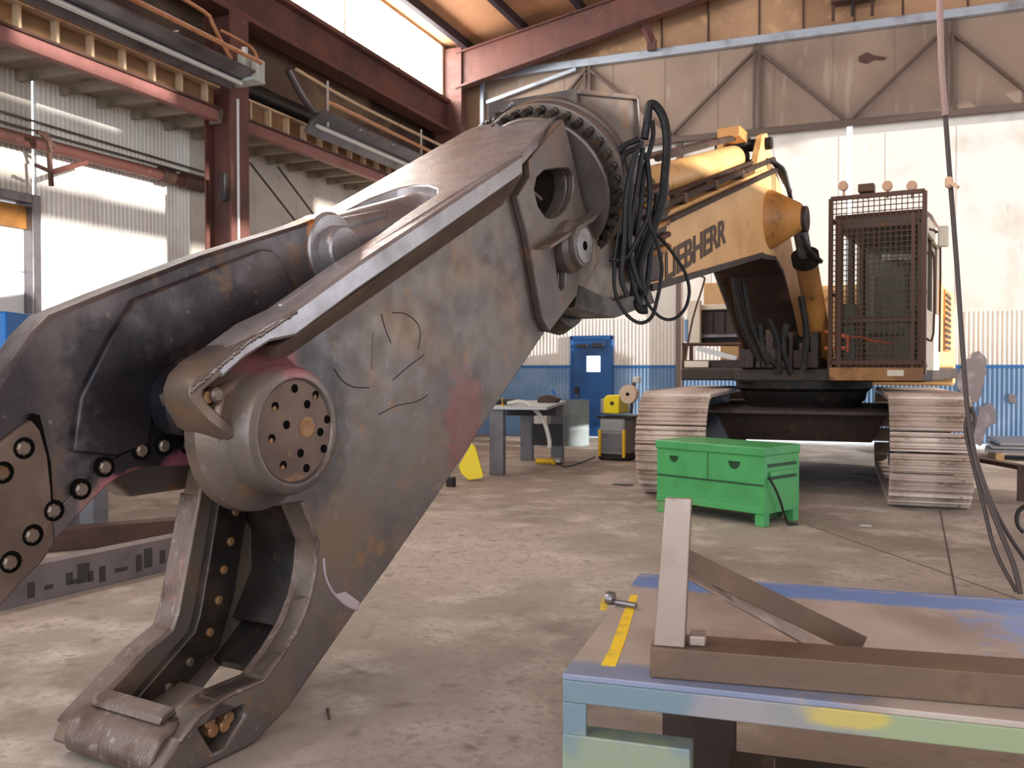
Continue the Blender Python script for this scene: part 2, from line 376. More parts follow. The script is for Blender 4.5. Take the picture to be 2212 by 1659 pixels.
# right wall, outside the picture: daylight door, plus slots invented to shape sun patches
TE, DY = .15, .18
def sun_slot(xp, y0, y1, z0, z1):
    k = XR-xp; return (y0-DY*k, y1-DY*k, z0+TE*k, z1+TE*k)
sun_slots = [sun_slot(XL, yj-2.2, 13.2, 2.2, 3.42), sun_slot(XL, 6.4, PX(366, 430, XL).y, 3.9, 4.3), sun_slot(XC, PX(20, 95, XC).y, PX(366, 225, XC).y, 5.07, 5.3)]
door_r = (10.6, 18.2, 0.0, 8.0)
def rz(k): return [(k[0], k[2]), (k[1], k[2]), (k[1], k[3]), (k[0], k[3])]
mb = MB(); mb.prism([(-6, 0), (10.6, 0), (10.6, 8.0), (18.2, 8.0), (18.2, 0), (YF+.3, 0), (YF+.3, 9.3), (-6, 9.3)], XR, XR+.15, holes=[rz(k) for k in sun_slots], m=lambda a, b, w: (w, a, b))
struct(mb.build('wall_right', 'dull_white'))
# ------------------------------------------------------------------ steelwork and services on the left
def hcol(x, y, z1, name, label, m):
    o = empty(name, (x, y, 0), 0, label, 'column')
    MB().box(-.24, -.215, -.2, .2, 0, z1).build('flange', m, o); MB().box(.215, .24, -.2, .2, 0, z1).build('flange', m, o)
    MB().box(-.215, .215, -.012, .012, 0, z1).build('web', m, o); MB().box(-.28, .28, -.24, .24, 0, .03).build('base_plate', m, o); return o
cp = PX(490, 300, XC)
c1 = hcol(XC, cp.y, 6.66, 'steel_column', 'red-brown steel column in front of the white corrugated left wall', 'red_oxide')
MB().cyl((.25, -.06, .03), (.25, -.06, 5.4), .022).build('conduit', 'galv_light', c1, smooth=True)
MB().box(.1, .2, -.3, -.2, 3.9, 4.3).build('switch_box', 'wire', c1, .01)
ep = PX(994, 200, XC)
c2 = hcol(XC+.05, YF-.5, roofz(XC)-.05, 'steel_column', 'rust-red end column beside the far end of the clerestory window', 'red_oxide')
MB().box(-.3, .33, -.22, -.2, 5, roofz(XC)-.1).build('cover_plate', 'red_oxide', c2)
# tapered rafter of the end frame
mb = MB(); x0, x1 = XC+.25, 1.0; zr = lambda x: roofz(x)-.25
mb.prism([(x0, zr(x0)-.75), (x1, zr(x1)-.42), (x1, zr(x1)), (x0, zr(x0))], YF-.65, YF-.62); 
mb.prism([(x0, zr(x0)-.79), (x1, zr(x1)-.46), (x1, zr(x1)-.42), (x0, zr(x0)-.75)], YF-.75, YF-.52); mb.prism([(x0, zr(x0)-.03), (x1, zr(x1)-.03), (x1, zr(x1)), (x0, zr(x0))], YF-.75, YF-.52)
tag(recenter(mb.build('roof_rafter', 'red_oxide')), 'red-brown sloping roof rafter rising from the end column', 'rafter')
a = PY(1365, -10, YF-.6); b = PY(1408, 92, YF-.3)
mb = MB(); mb.bar(a, b, .12, .14); mb.box(b.x-.09, b.x+.09, b.y-.05, b.y+.05, b.z-.16, b.z+.05)
tag(recenter(mb.build('knee_brace', 'red_oxide')), 'short red-brown brace hanging down from the roof rafter', 'brace')
a = PY(1795, 40, YF-.4); b = PY(1892, 0, YF-.4)
hz = empty('hoist_box', (a.x, a.y, a.z), 0, 'dark brown hoist unit hung high on the tan wall above the hangar door', 'hoist')
MB().box(0, b.x-a.x, -.15, .15, .25, .75).build('housing', 'brown_steel', hz, .02)
for x in (.04, b.x-a.x-.06): MB().box(x-.03, x+.03, -.03, .03, -.05, .3).build('leg', 'brown_steel', hz)
MB().box((b.x-a.x)*.45, (b.x-a.x)*.52, -.04, .04, 0, .3).build('hook', 'wire', hz)
# lattice-faced crane beams in two bays
def bay(y0, y1, n, label):
    o = empty('runway_beam', (XC, y0, 5.06), 0, label, 'beam'); L_ = y1-y0
    MB().box(-.06, .06, 0, L_, 0, .16).build('channel', 'sunlit_oxide', o, .006); MB().box(-.1, .1, 0, L_, .16, .19).build('lower_flange', 'brown_steel', o)
    MB().box(-.06, -.03, 0, L_, .19, .46).build('web', 'web_brown', o); MB().box(-.1, .09, 0, L_, .46, .49).build('top_flange', 'beige', o)
    st = None
    for k in range(n):
        y = (k+.5)*L_/n
        if st is None: st = MB().box(-.03, .07, -.02, .02, .19, .46).build('stiffener', 'beige', o); q = st
        else: q = st.copy(); COL.objects.link(q)
        q.location = (0, y, 0)
    return o
bay(3.0, cp.y-.24, 15, 'red steel beam with pale stiffeners left of the column, nearest bay')
bay(cp.y+.24, YF-.7, 15, 'red steel beam with pale stiffeners right of the column, farther bay')
pp = MB().cyl((XC-.38, 3, 5.88), (XC-.38, YF-.1, 5.88), .15, 20).build('black_pipe', 'black_pipe', smooth=True)
tag(recenter(pp), 'thick black pipe running on top of the runway beams', 'pipe')
# radiant heaters
def heater(pa, pb, y0, length, label):
    o = empty('ceiling_heater', (pa.x, y0, pa.z), 0, label, 'heater'); w = pb.x-pa.x; hgt = pb.z-pa.z
    mb = MB(); mb.prism([(0, 0), (.03, 0), (.17, hgt*.55), (w, hgt), (w, hgt+.03), (.14, hgt*.55+.03)], 0, length, m=lambda a, b, q: (a, q, b))
    mb.build('reflector', 'galv', o)
    MB().cyl((.2, .1, hgt*.35), (.2, length, hgt*.35), .035).build('burner_tube', 'galv_light', o, smooth=True)
    MB().cyl((w+.1, 0, hgt+.12), (w+.1, length, hgt+.12), .03).build('gas_pipe', 'copper', o, smooth=True)
    for k in range(1, 5): MB().box(0.0, w, k*length/5-.01, k*length/5+.01, hgt*.2+.2, hgt*.2+.22).build('bracket', 'galv_light', o)
    return o
pa, pb = PX(496, 194, -8.55), PX(534, 148, -8.1)
h1 = heater(pa, pb, pa.y-7.5, 7.5, 'long grey radiant heater trough overhead left of the column')
MB().box(.12, .24, 7.52, 7.7, .18, .5).build('burner_box', 'grey_box', h1, .01); MB().box(.3, .42, 7.6, 7.75, .14, .42).build('burner_box', 'grey_box', h1, .01)
MB().box(-.05, .42, 7.5, 7.75, .1, .14).build('shelf', 'grey_box', h1)
MB().cyl((.18, 7.6, .5), (.18, 7.6, .6), .05).build('dome', 'galv_light', h1, smooth=True)
pa, pb = PX(655, 285, -8.6), PX(690, 235, -8.2)
h2 = heater(pa, pb, pa.y, 5.6, 'grey radiant heater trough overhead right of the column, farther bay')
mb = MB(); p = PX(440, 10, -8.3)
mb.tube([PX(330, -40, -8.4), PX(440, 25, -8.4), PX(458, 50, -8.4), PX(478, 90, -8.4), PX(500, 128, -8.35)], .028)
tag(recenter(mb.build('ceiling_conduit', 'copper', smooth=True)), 'orange pipe bending down to the end of the nearer radiant heater', 'pipe')
mb = MB(); mb.tube([PX(478, 66, -8.3), PX(520, 88, -8.3), PX(548, 108, -8.28), PX(558, 140, -8.27), PX(558, 166, -8.26)], .02)
tag(recenter(mb.build('ceiling_conduit', 'copper', smooth=True)), 'thin orange conduit curving into the pale heater box at the column', 'conduit')
mb = MB(); mb.tube([PX(622, 150, -8.6), PX(652, 205, -8.6), PX(680, 243, -8.55)], .06, 12)
tag(recenter(mb.build('flue_pipe', 'galv', smooth=True)), 'slanted grey flue pipe above the farther radiant heater', 'pipe')
mb = MB(); mb.tube([PX(640, 150, -8.7), PX(770, 225, -8.7), PX(960, 318, -8.7)], .03)
tag(recenter(mb.build('ceiling_conduit', 'beige', smooth=True)), 'pale conduit running under the eave girder past the flue pipe', 'conduit')
hr = None
for k, (px, py, ln) in enumerate(((708, 175, .75), (910, 280, .6))):
    p = PX(px, py, -8.35); o = MB().box(-.012, .012, -.012, .012, -ln, 0).build('hanger_rod', 'galv_light'); o.location = p
    tag(o, ('nearer' if k == 0 else 'farther')+' thin vertical rod holding the second radiant heater', 'hanger rod')
# sprinkler pipe and fittings along the wall
xp = XL+.16; a = PX(0, 298, xp); b = PX(443, 402, xp)
rp = empty('red_pipe', (xp, 0, a.z), 0, 'thick dark red pipe along the left corrugated wall', 'pipe')
MB().cyl((0, 3, 0), (0, b.y+.3, (b.z-a.z)), .085, 20).build('pipe_run', 'red_oxide', rp, smooth=True)
for px in (358, 405, 425):
    q = PX(px, 390, xp); MB().cyl((0, q.y-.12, (b.z-a.z)), (0, q.y+.12, (b.z-a.z)), .12, 20).build('coupling', 'brown_steel', rp, .01)
MB().bar(PX(187, 350, xp+.12)-Vector((xp,0,a.z)), PX(112, 372, xp+.3)-Vector((xp,0,a.z)), .05, .06).build('bracket_arm', 'red_oxide', rp)
bx = xp+.35
br = empty('wall_jib', PX(112, 372, bx), 0, 'thin brown jib bracket standing over the red pipe on the left wall', 'bracket'); b0 = br.location
for (q0, q1, t) in (((80,285),(104,292),.05), ((88,288),(118,318),.04), ((102,296),(110,330),.05), ((106,330),(111,402),.045), ((76,356),(112,372),.04)):
    MB().bar(PX(*q0, bx)-b0, PX(*q1, bx)-b0, t, t).build('bar', 'brown_steel', br)
for k, (ya, yb, lab) in enumerate((((0, 240), (443, 372), 'upper thin conduit strung along the left wall above the red pipe'), ((0, 262), (443, 384), 'lower thin conduit strung along the left wall above the red pipe'))):
    p, q = PX(*ya, XL+.05), PX(*yb, XL+.05); o = MB().cyl(p, q, .015, 8).build('ceiling_conduit', 'brace', smooth=True); tag(recenter(o), lab, 'conduit')
cb = None
for k, (q0, q1, lab) in enumerate((((540, 352), (640, 480), 'thin dark cable slanting from the column to behind the jaw'), ((600, 360), (690, 480), 'thin dark cable slanting down the wall, farther from the column'))):
    o = MB().cyl(PX(*q0, XL+.3), PX(*q1, XL+.3), .018, 8).build('hanging_cable', 'brown_steel', smooth=True); tag(recenter(o), lab, 'cable')
MB_ = None
# ================================================================== DEMOLITION SHEAR
RUST = (118,74,46); 
M['shear'] = mat('worn_shear_steel', (114,103,97), .42, .5, layers=((1.6,(94,84,82),.42,.62),(2.6,(124,103,86),.5,.68),(7,(144,108,74),.6,.76),(30,(138,130,128),.64,.8)), bump=.12, bscale=60, rvar=.12,
    spots=(((-.02,.06,1.53),(.22,.3,.1),(176,90,104),.45), ((-.32,-.06,1.25),(.22,.3,.42),(78,74,78),.8), ((-1.5,0,1.2),(.2,.3,.3),(132,82,74),.7)))
M['shear_grey'] = mat('ground_shear_steel', (160,154,156), .3, .55, layers=((2.2,(128,120,120),.48,.7),(18,(150,146,148),.6,.78)), bump=.1, bscale=80, rvar=.1)
M['shear_dark'] = mat('oily_dark_steel', (44,38,36), .38, .4, layers=((4,(74,60,50),.5,.7),(12,(98,66,40),.64,.78)), bump=.1, rvar=.1)
M['jaw'] = mat('painted_black_jaw_steel', (98,88,88), .4, .5, layers=((1.7,(60,52,54),.45,.65),(5,(116,90,66),.58,.72),(22,(140,128,120),.66,.8)), bump=.12, bscale=50, rvar=.12,
    spots=(((0.41,-.19,1.3),(.3,.3,.36),(30,28,36),.92), ((0.56,-.19,1.55),(.16,.3,.14),(32,30,36),.8), ((0.15,-.19,1.12),(.17,.3,.07),(178,100,116),.7), ((0.47,-.19,1.07),(.14,.3,.06),(196,120,128),.65), ((0.62,-.19,.98),(.06,.3,.1),(180,136,134),.5), ((-0.56,-.19,2.1),(.1,.3,.14),(176,112,52),.8)))
M['weld'] = mat('weld_overlay_steel', (118,104,98), .4, .65, layers=((6,(92,74,66),.48,.66),(24,(160,148,142),.58,.76)), bump=.7, bscale=26, streak=(1,6,1),
    spots=(((.04,-.55,.75),(.1,.3,.25),(166,88,88),.6),))
M['rust'] = mat('rusty_steel', (112,92,80), .5, .4, layers=((4,(92,74,64),.45,.65),(12,(142,104,72),.62,.76)), bump=.15)
M['bolt'] = mat('bolt_head_steel', (116,102,92), .42, .6, layers=((9,(110,76,50),.5,.7),))
M['bolt_rust'] = mat('rusty_bolt', (146,108,74), .5, .4, layers=((12,(116,84,58),.5,.7),))
M['hole'] = mat('dark_bore', (14,12,11), .9, spec=.05)
M['cut'] = mat('torch_scribe', (40,30,27), .7)
M['pale_cut'] = mat('pale_ground_metal', (196,180,190), .4, .5)
M['hose'] = mat('rubber_hose', (24,23,25), .55, 0, layers=((14,(38,36,40),.5,.7),), spec=.3)
sh = empty('demolition_shear', O, MROT, 'huge open-jawed steel demolition shear in the foreground, resting on the floor', 'demolition shear')
lineF = [(-1.93,2.731),(-.961,2.217),(-.447,1.948),(-.075,1.738),(.09,1.672),(.224,1.592),(.34,1.498)]
def Sx_(s0, *pts):
    out = []
    for px, py in pts:
        d = ray(px, py); t = (s0 - (CAM-O).dot(SV))/d.dot(SV); p = CAM + d*t - O; out.append((p.dot(NV), p.z))
    return out
# near side plate with the lower jaw wall in one piece
low = Wl(0, (1235,643),(1178,717),(1060,893),(949,1066),(835,1231),(776,1311),(700,1420),(621,1534),(545,1612))
low = low + [(.12,-.0),(.3,.004),(.43,.02)]
low = [(a, max(b, .004)) for a, b in low]
thr = [(.5,.06),(.47,.09)] + Wl(0, (385,1602),(433,1539),(491,1500),(530,1483),(568,1467),(610,1410),(645,1351),(668,1290),(679,1236),(684,1173),(650,1086))
nose = [(-.1,.935),(.05,.96),(.2,1.06),(.25,1.22),(.38,1.34),(.41,1.4),(.3,1.47),(.18,1.55),(.0,1.63),(-.447,1.86),(-1.95,2.65),(-2.62,3.08),(-2.78,2.8)]
pock = Wl(0, (472,1510),(528,1524),(530,1546),(508,1580),(486,1616),(462,1628),(430,1574))
h1_ = Wl(0, (1144,386),(1161,370),(1190,365),(1215,366),(1224,380),(1225,405),(1220,430),(1208,454),(1192,468),(1175,473),(1164,471),(1147,447),(1139,412))
h2_ = Wl(0, (1181,525),(1193,517),(1203,522),(1208,570),(1208,612),(1203,626),(1197,628),(1191,617))
sp = MB().prism(low+thr+nose, -.1, 0, holes=[pock, h1_, h2_]).build('side_plate', 'shear', sh, .012)
MB().prism(pock, -.1, -.075).build('pocket_back', 'shear_dark', sh)
for px, py in ((467,1529),(487,1548),(446,1558),(453,1577),(478,1566)):
    a = W(px, py, -.05); MB().lathe([(.026,-.03),(.026,.02),(.02,.026)], (a[0], -.05, a[1]), (0,1,0), 12).build('bolt', 'bolt_rust', sh)
# the wear overlay on the throat edge of the near wall
def strip(outline, t, w0, w1):     # a band following an open polyline, thickness t to its left
    out = []
    for i, p in enumerate(outline):
        a = Vector(outline[max(i-1,0)]); b = Vector(outline[min(i+1,len(outline)-1)]); d = (b-a).normalized(); nn = Vector((-d.y, d.x)); out.append((p[0]+nn.x*t, p[1]+nn.y*t))
    return list(outline)+out[::-1]
tl = thr[2:]
MB().prism(strip(tl, .018, 0, 0), -.13, .006).build('wear_overlay', 'weld', sh, .008)
# far side: body plate and far jaw wall
far = [(-2.78,2.8),(-2.8,1.97),(-2.43,1.73),(-1.25,.85),(-.7,.5),(-.4,.75),(-.3,.95),(.1,.95),(.3,1.1),(.42,1.39),(.2,1.55),(-1.17,2.28),(-2.62,3.08)]
MB().prism(far, -.78, -.66).build('side_plate', 'shear', sh, .012)
lip = [(-.16,1.05),(-.13,.94),(-.01,.45),(.02,.385),(.15,.33),(.40,.17),(.47,.12),(.5,.06),(.43,.02),(.3,.004),(.12,.004),(-.14,.08),(-.5,.33),(-.62,.6),(-.5,1.05)]
MB().prism(lip, -.61, -.5).build('jaw_wall', 'shear', sh, .01)
MB().prism(strip([(.47,.125),(.40,.175),(.15,.335),(.02,.39),(-.01,.455),(-.13,.945)], .016, 0, 0), -.63, -.51).build('wear_overlay', 'weld', sh, .008)
bl = [(-.22,1.0),(-.09,.43),(-.06,.36),(.31,.11),(.17,.03),(-.19,.25),(-.28,.46),(-.40,1.0)]
bl = MB().prism(bl, -.5, -.455).build('shear_blade', 'shear_dark', sh, .006)
for a, b in ((-.29,.85),(-.26,.72),(-.22,.6),(-.19,.47),(-.14,.34),(-.03,.24),(.08,.165),(.19,.09)):
    MB().lathe([(.02,0),(.02,.012),(.012,.016)], (a, -.458, b), (0,1,0), 12).build('bolt', 'bolt_rust' if b > .3 else 'bolt', bl)
# cross member closing the jaw at the tip, its ledge, and the webs in the throat
MB().prism([(.36,.2),(.45,.165),(.5,.09),(.49,.03),(.3,.005),(.26,.1)], -.55, -.05).build('tip_plate', 'weld', sh, .02)
MB().prism([(.33,.205),(.41,.185),(.40,.215),(.34,.235)], -.5, -.1).build('tip_ledge', 'weld', sh, .006)
web = [(-.2,1.0),(-.33,.9),(-.43,.74),(-.43,.56),(-.36,.44),(-.31,.36)]
MB().prism(strip(web, -.05, 0, 0), -.5, -.1).build('throat_web', 'shear_dark', sh, smooth=True)
MB().prism([(-.9,.64),(-.24,.155),(-.2,.2),(-.85,.70)], -.66, -.1).build('bottom_plate', 'shear_dark', sh)
MB().prism([(-2.8,1.97),(-2.43,1.73),(-.9,.62),(-.88,.68),(-2.4,1.79),(-2.76,2.02)], -.66, -.1).build('bottom_plate', 'shear', sh)
MB().prism([(.0,.12),(.3,.03),(.31,.09),(.02,.17)], -.5, -.1).build('jaw_floor', 'shear', sh)
# thick top flange wrapping the nose on the near side
inn = [(.30,1.46),(.19,1.535),(.06,1.60),(-.08,1.625),(-.447,1.83),(-.961,2.098),(-1.93,2.612)]
MB().prism(lineF+inn, -.05, .12).build('edge_flange', 'shear_grey', sh, .014)
nn_ = Wl(.12, (599,695),(515,741),(460,796),(429,815),(413,832),(408,845),(411,860),(419,875),(449,909),(500,946))
nf_ = Wl(-.04, (535,694),(460,738),(420,762),(388,781),(362,808),(351,838),(351,858),(356,880),(380,922),(450,960))
mb = MB(); va = [mb.bm.verts.new((a, .121, b)) for a, b in nn_]; vb = [mb.bm.verts.new((a, -.04, b)) for a, b in nf_]
vm = [mb.bm.verts.new((a*.45+c*.55, .07, b*.45+d*.55)) for (a, b), (c, d) in zip(nn_, nf_)]
for i in range(len(va)-1): mb.face([va[i], va[i+1], vm[i+1], vm[i]]); mb.face([vm[i], vm[i+1], vb[i+1], vb[i]])
vi = [mb.bm.verts.new((a, .119, b)) for a, b in Wl(.12, (606,712),(530,762),(478,812),(452,832),(440,842),(437,852),(441,862),(450,874),(472,894),(512,932))]
vj = [mb.bm.verts.new((a, -.04, b)) for a, b in Wl(-.04, (606,712),(530,762),(478,812),(452,832),(440,842),(437,852),(441,862),(450,874),(472,894),(512,932))]
for i in range(len(va)-1): mb.face([va[i], va[i+1], vi[i+1], vi[i]]); mb.face([vi[i], vi[i+1], vj[i+1], vj[i]]); mb.face([vj[i], vj[i+1], vb[i+1], vb[i]])
mb.face([va[0], vi[0], vj[0], vb[0], vm[0]]); mb.face([va[-1], vi[-1], vj[-1], vb[-1], vm[-1]])
mb.build('nose_guard', 'shear', sh, .006, True)
zt = lambda s_: 1.703-.535*s_
mb = MB(); pts = []
def wedge(s_, k): return [(s_, .118, zt(s_)-.115), (s_, .0, zt(s_)-.115), (s_, .0, zt(s_)-.115-.16*k)]
a, b = wedge(-1.9, 1), wedge(.0, .75)
va = [mb.bm.verts.new(p) for p in a]; vb = [mb.bm.verts.new(p) for p in b]
mb.face(va); mb.face(vb[::-1])
for i in range(3): mb.face([va[i], vb[i], vb[(i+1)%3], va[(i+1)%3]])
mb.build('flange_gusset', 'rust', sh)
# bead of weld along the lower flange edge and chipped metal at the rotator end
r_ = random.Random(3)
mb = MB()
for k in range(60):
    t = k/59; s_ = .44-t*.52; i = 0
    z_ = 1.425+(t*.52)*.66 if t < .5 else 1.597+(t-.5)*.52*.5
    mb.lathe([(.004,-.008),(.012,0),(.004,.008)], (s_, .118, z_-.004+r_.uniform(-.003,.003)), (1,0,0), 6)
mb.build('weld_bead', 'weld', sh)
# top plate with its open slot
tpm = lambda a, b, w: (a, b, zt(a)+w)
slot = [(-.02,-.01),(-.10,-.01),(-.52,-.01),(-1.02,-.06),(-1.33,-.07),(-1.42,-.13),(-1.5,-.24),(-1.55,-.37),(-1.53,-.47),(-1.4,-.57),(-1.2,-.6),(-1.0,-.62),(-.6,-.63)]
tp_ = [(-.02,.0)] + slot[1:] + [(-.6,-.78),(-2.72,-.78),(-2.86,-.68),(-2.82,-.1),(-1.93,.115),(-.1,.0)]
tp_ = [(-.1,-.012),(-.52,-.012),(-1.02,-.06),(-1.33,-.07),(-1.42,-.13),(-1.5,-.24),(-1.55,-.37),(-1.53,-.47),(-1.4,-.57),(-1.2,-.6),(-1.0,-.62),(-.6,-.63),(-.6,-.78),(-2.72,-.78),(-2.88,-.68),(-2.82,-.1),(-1.93,.115),(-1.4,.07),(-.1,.02)]
MB().prism(tp_, -.07, .004, m=tpm).build('top_plate', 'shear_grey', sh, .008)
mb = MB()
for k in range(46):
    w_ = -.7+.62*k/45; s_ = -2.84+.04*abs(w_+.4)+r_.uniform(-.015,.015)
    mb.lathe([(.005,-.012),(r_.uniform(.012,.026),0),(.005,.014)], (s_, w_, zt(s_)+.006), (r_.uniform(-1,1), 1, .2), 6)
for c in ((-2.86,-.5,.05,.07),(-2.88,-.42,.07,.06),(-2.85,-.58,.04,.06)): mb.lathe([(.01,-c[3]),(.05,0),(.01,c[3])], (c[0], c[1], zt(c[0])+c[2]*.6), (.3,1,.4), 7)
mb.build('weld_lumps', 'shear_dark', sh)
# end plate with triangular and slotted openings, fin and near pin
epl = Wl(.02, (1208,258),(1213,275),(1232,350),(1249,430),(1262,470),(1285,500),(1290,560),(1262,610),(1235,643),(1178,718),(1161,687),(1130,508),(1108,425),(1137,379),(1134,345))
MB().prism(epl, 0.001, .05, holes=[h1_, h2_]).build('end_plate', 'shear', sh, .008)
a = W(1141,388,.03); b = W(1192,428,.03); MB().cyl((a[0],-.03,a[1]), (b[0],-.05,b[1]), .014, 10).build('grease_line', 'bolt', sh)
f = Wl(.05, (1161,540),(1163,530),(1262,466),(1288,432),(1290,445),(1258,480)); MB().prism(f, .05, .14).build('fin', 'shear', sh, .004)
a = W(1248,532,.12); c_ = (a[0], 0, a[1])
bp = MB().lathe([(.17,.0),(.17,.09),(.14,.12),(.14,.16),(.135,.165)], c_, (0,1,0), 32).build('pin_boss', 'shear', sh, smooth=True)
MB().lathe([(.11,.165),(.11,.172)], c_, (0,1,0), 28).build('washer', 'shear_grey', bp); MB().lathe([(.03,.17),(.03,.175)], c_, (0,1,0), 16).build('bore', 'hole', bp)
# main pivot: boss, retaining ring and drilled cover
pz = 1.256
MB().lathe([(.33,-.05),(.325,0),(.29,.035),(.262,.06),(.252,.09),(.252,.17),(.243,.19),(.222,.2),(.206,.198),(.2,.185)], (0,0,pz), (0,1,0), 56).build('pivot_boss', 'shear', sh, smooth=True)
cov = MB().lathe([(.2,.10),(.2,.184),(.196,.188)], (0,0,pz), (0,1,0), 48).build('pin_cover', 'rust', sh, smooth=True)
def cpx(u, v):      # crop pixels to the cover face
    a = W(460+u/2.37, 640+v/2.37, .19); return a
for k, (u, v) in enumerate(((420,472),(527,505),(320,563),(484,553),(586,630),(378,658),(551,695),(303,728),(568,780),(450,803),(362,865),(480,880))):
    a = cpx(u, v); q = MB().lathe([(.017,.0),(.017,.0035)], (a[0], .187, a[1]), (0,1,0), 16).build('bolt_hole', 'hole', cov)
    if k in (7, 10, 2, 1): MB().lathe([(.010,0),(.009,.005)], (a[0]+.006, .188, a[1]-.008), (0,1,0), 10).build('bolt', 'bolt_rust', cov)
a = cpx(483, 672); MB().lathe([(.042,0),(.042,.003),(.034,.005),(.026,.003)], (a[0], .187, a[1]), (0,1,0), 24).build('centre_plug', 'bolt_rust', cov, smooth=True)
# flank of the boss running to the nose with its bolt
MB().prism([(.3,1.3),(.26,1.2),(.1,1.03),(.0,1.03),(.0,1.48),(.12,1.5),(.27,1.42)], -.02, .07).build('boss_cheek', 'shear', sh, .03)
a = W(462,853,.08); MB().lathe([(.03,.0),(.03,.05),(.02,.058)], (a[0], .05, a[1]), (0,1,0), 14).build('bolt', 'bolt', sh, smooth=True)
a = W(438,858,.06); MB().lathe([(.022,.0),(.022,.04)], (a[0], .05, a[1]), (0,1,0), 14).build('bolt', 'bolt_rust', sh, smooth=True)
# hub collar between the ear and the jaw
hubp = Wl(-.19, (420,752),(372,778),(338,802),(318,830),(311,862),(317,900),(333,936),(440,948),(530,985),(640,960),(640,760))
MB().prism(hubp, -.19, -.05).build('hub_collar', 'jaw', sh, .03)
# ---- movable upper jaw
JW = -.19
J = Wl(JW, (760,500),(725,468),(700,464),(652,484),(439,551),(236,629),(111,680),(71,720),(0,825),(-150,1040),(-290,1300),(-262,1335),(-110,1300),(0,1308),(87,1216),(100,1180),(170,1100),(193,1086),(231,1048),(260,1028),(308,1009),(433,1004),(530,1000),(600,900),(610,760),(660,650),(745,610),(775,550))
uj = MB().prism(J, JW-.14, JW).build('upper_jaw', 'jaw', sh, .016)
ri = Wl(JW+.02, (243,727),(294,646),(430,592),(567,538),(590,541),(606,560),(640,640),(560,760),(420,860),(330,900),(320,960),(250,985),(160,975),(175,860))
MB().prism(ri, JW-.01, JW+.022).build('jaw_liner', 'jaw', uj, .008)
tip = Wl(JW+.01, (75,901),(96,947),(110,1000),(113,1060),(113,1110),(116,1173),(87,1216),(40,1262),(0,1308),(-110,1300),(-262,1335),(-290,1300),(-150,1060),(0,956),(40,925))
MB().prism(tip, JW-.01, JW+.018).build('tip_insert', 'rust', uj, .008)
nt = Wl(JW+.02, (66,905),(72,893),(86,897),(97,940),(110,1000),(115,1080),(112,1120),(110,1060),(102,985),(86,930)); MB().prism(nt, JW+.0, JW+.0195).build('insert_gap', 'hole', uj)
blj = Wl(JW+.005, (455,968),(300,962),(228,1000),(165,1060),(112,1110),(116,1170),(193,1086),(231,1048),(260,1028),(308,1009),(433,1004))
MB().prism(blj, -.45, JW+.008).build('blade', 'jaw', uj, .006)
for px, py in ((53,968),(7,1021),(72,1156),(24,1214),(118,1103),(178,1057),(229,1009),(308,973),(356,963),(409,961)):
    a = W(px, py, JW+.02); c = (a[0], JW, a[1])
    MB().lathe([(.036,-.01),(.036,.0195),(.03,.0205)], c, (0,1,0), 20).build('counterbore', 'hole', uj)
    MB().lathe([(.024,0),(.024,.028),(.018,.034)], (a[0]+.006, JW, a[1]), (0,1,0), 8).build('bolt', 'bolt', uj)
# tail boss with cylinder clevis and rod running up into the body
tz = (-.66,0,2.05)
MB().lathe([(.18,-.30),(.185,-.20),(.17,-.18),(.12,-.175),(.115,-.12),(.105,-.11)], tz, (0,1,0), 36).build('cylinder_clevis', 'shear_grey', sh, smooth=True)
MB().cyl((-.66,-.33,2.05), (-2.2,-.33,2.55), .15, 28).build('cylinder_rod', 'shear_grey', sh, smooth=True)
MB().prism([(-.6,2.18),(-.5,2.06),(-.62,1.9),(-1.1,2.05),(-1.1,2.32)], -.30, -.20).build('clevis_arm', 'shear_grey', sh, .03)
# scribed marks and the pale ground arc on the side plate
def scribe(pts, r, m, name): MB().tube([(W(x, y, .0)[0], .0, W(x, y, .0)[1]) for x, y in pts], r, 6).build(name, m, sh)
c2 = lambda u, v: (460+u/2.37, 640+v/2.37)
scribe([c2(*p) for p in ((862,90),(880,160),(912,240))], .0028, 'cut', 'scribed_mark')
scribe([c2(*p) for p in ((918,85),(980,88),(1040,130),(1062,190),(1050,270))], .0028, 'cut', 'scribed_mark')
scribe([c2(*p) for p in ((1080,300),(1000,360),(920,430))], .0028, 'cut', 'scribed_mark')
scribe([c2(*p) for p in ((620,370),(660,430),(720,465),(800,468))], .0028, 'cut', 'scribed_mark')
scribe([c2(*p) for p in ((850,605),(940,560),(1040,540),(1100,505))], .0028, 'cut', 'scribed_mark')
scribe([c2(*p) for p in ((820,180),(815,270),(812,380))], .0025, 'rust', 'scribed_mark')
scribe([c2(*p) for p in ((566,1340),(575,1430),(610,1510),(680,1580),(742,1604))], .007, 'pale_cut', 'ground_arc')
mb = MB(); mb.prism(Wl(0, (722,1284),(745,1278),(775,1300),(772,1316),(740,1304)), -.0, .004); mb.build('ground_patch', 'pale_cut', sh)
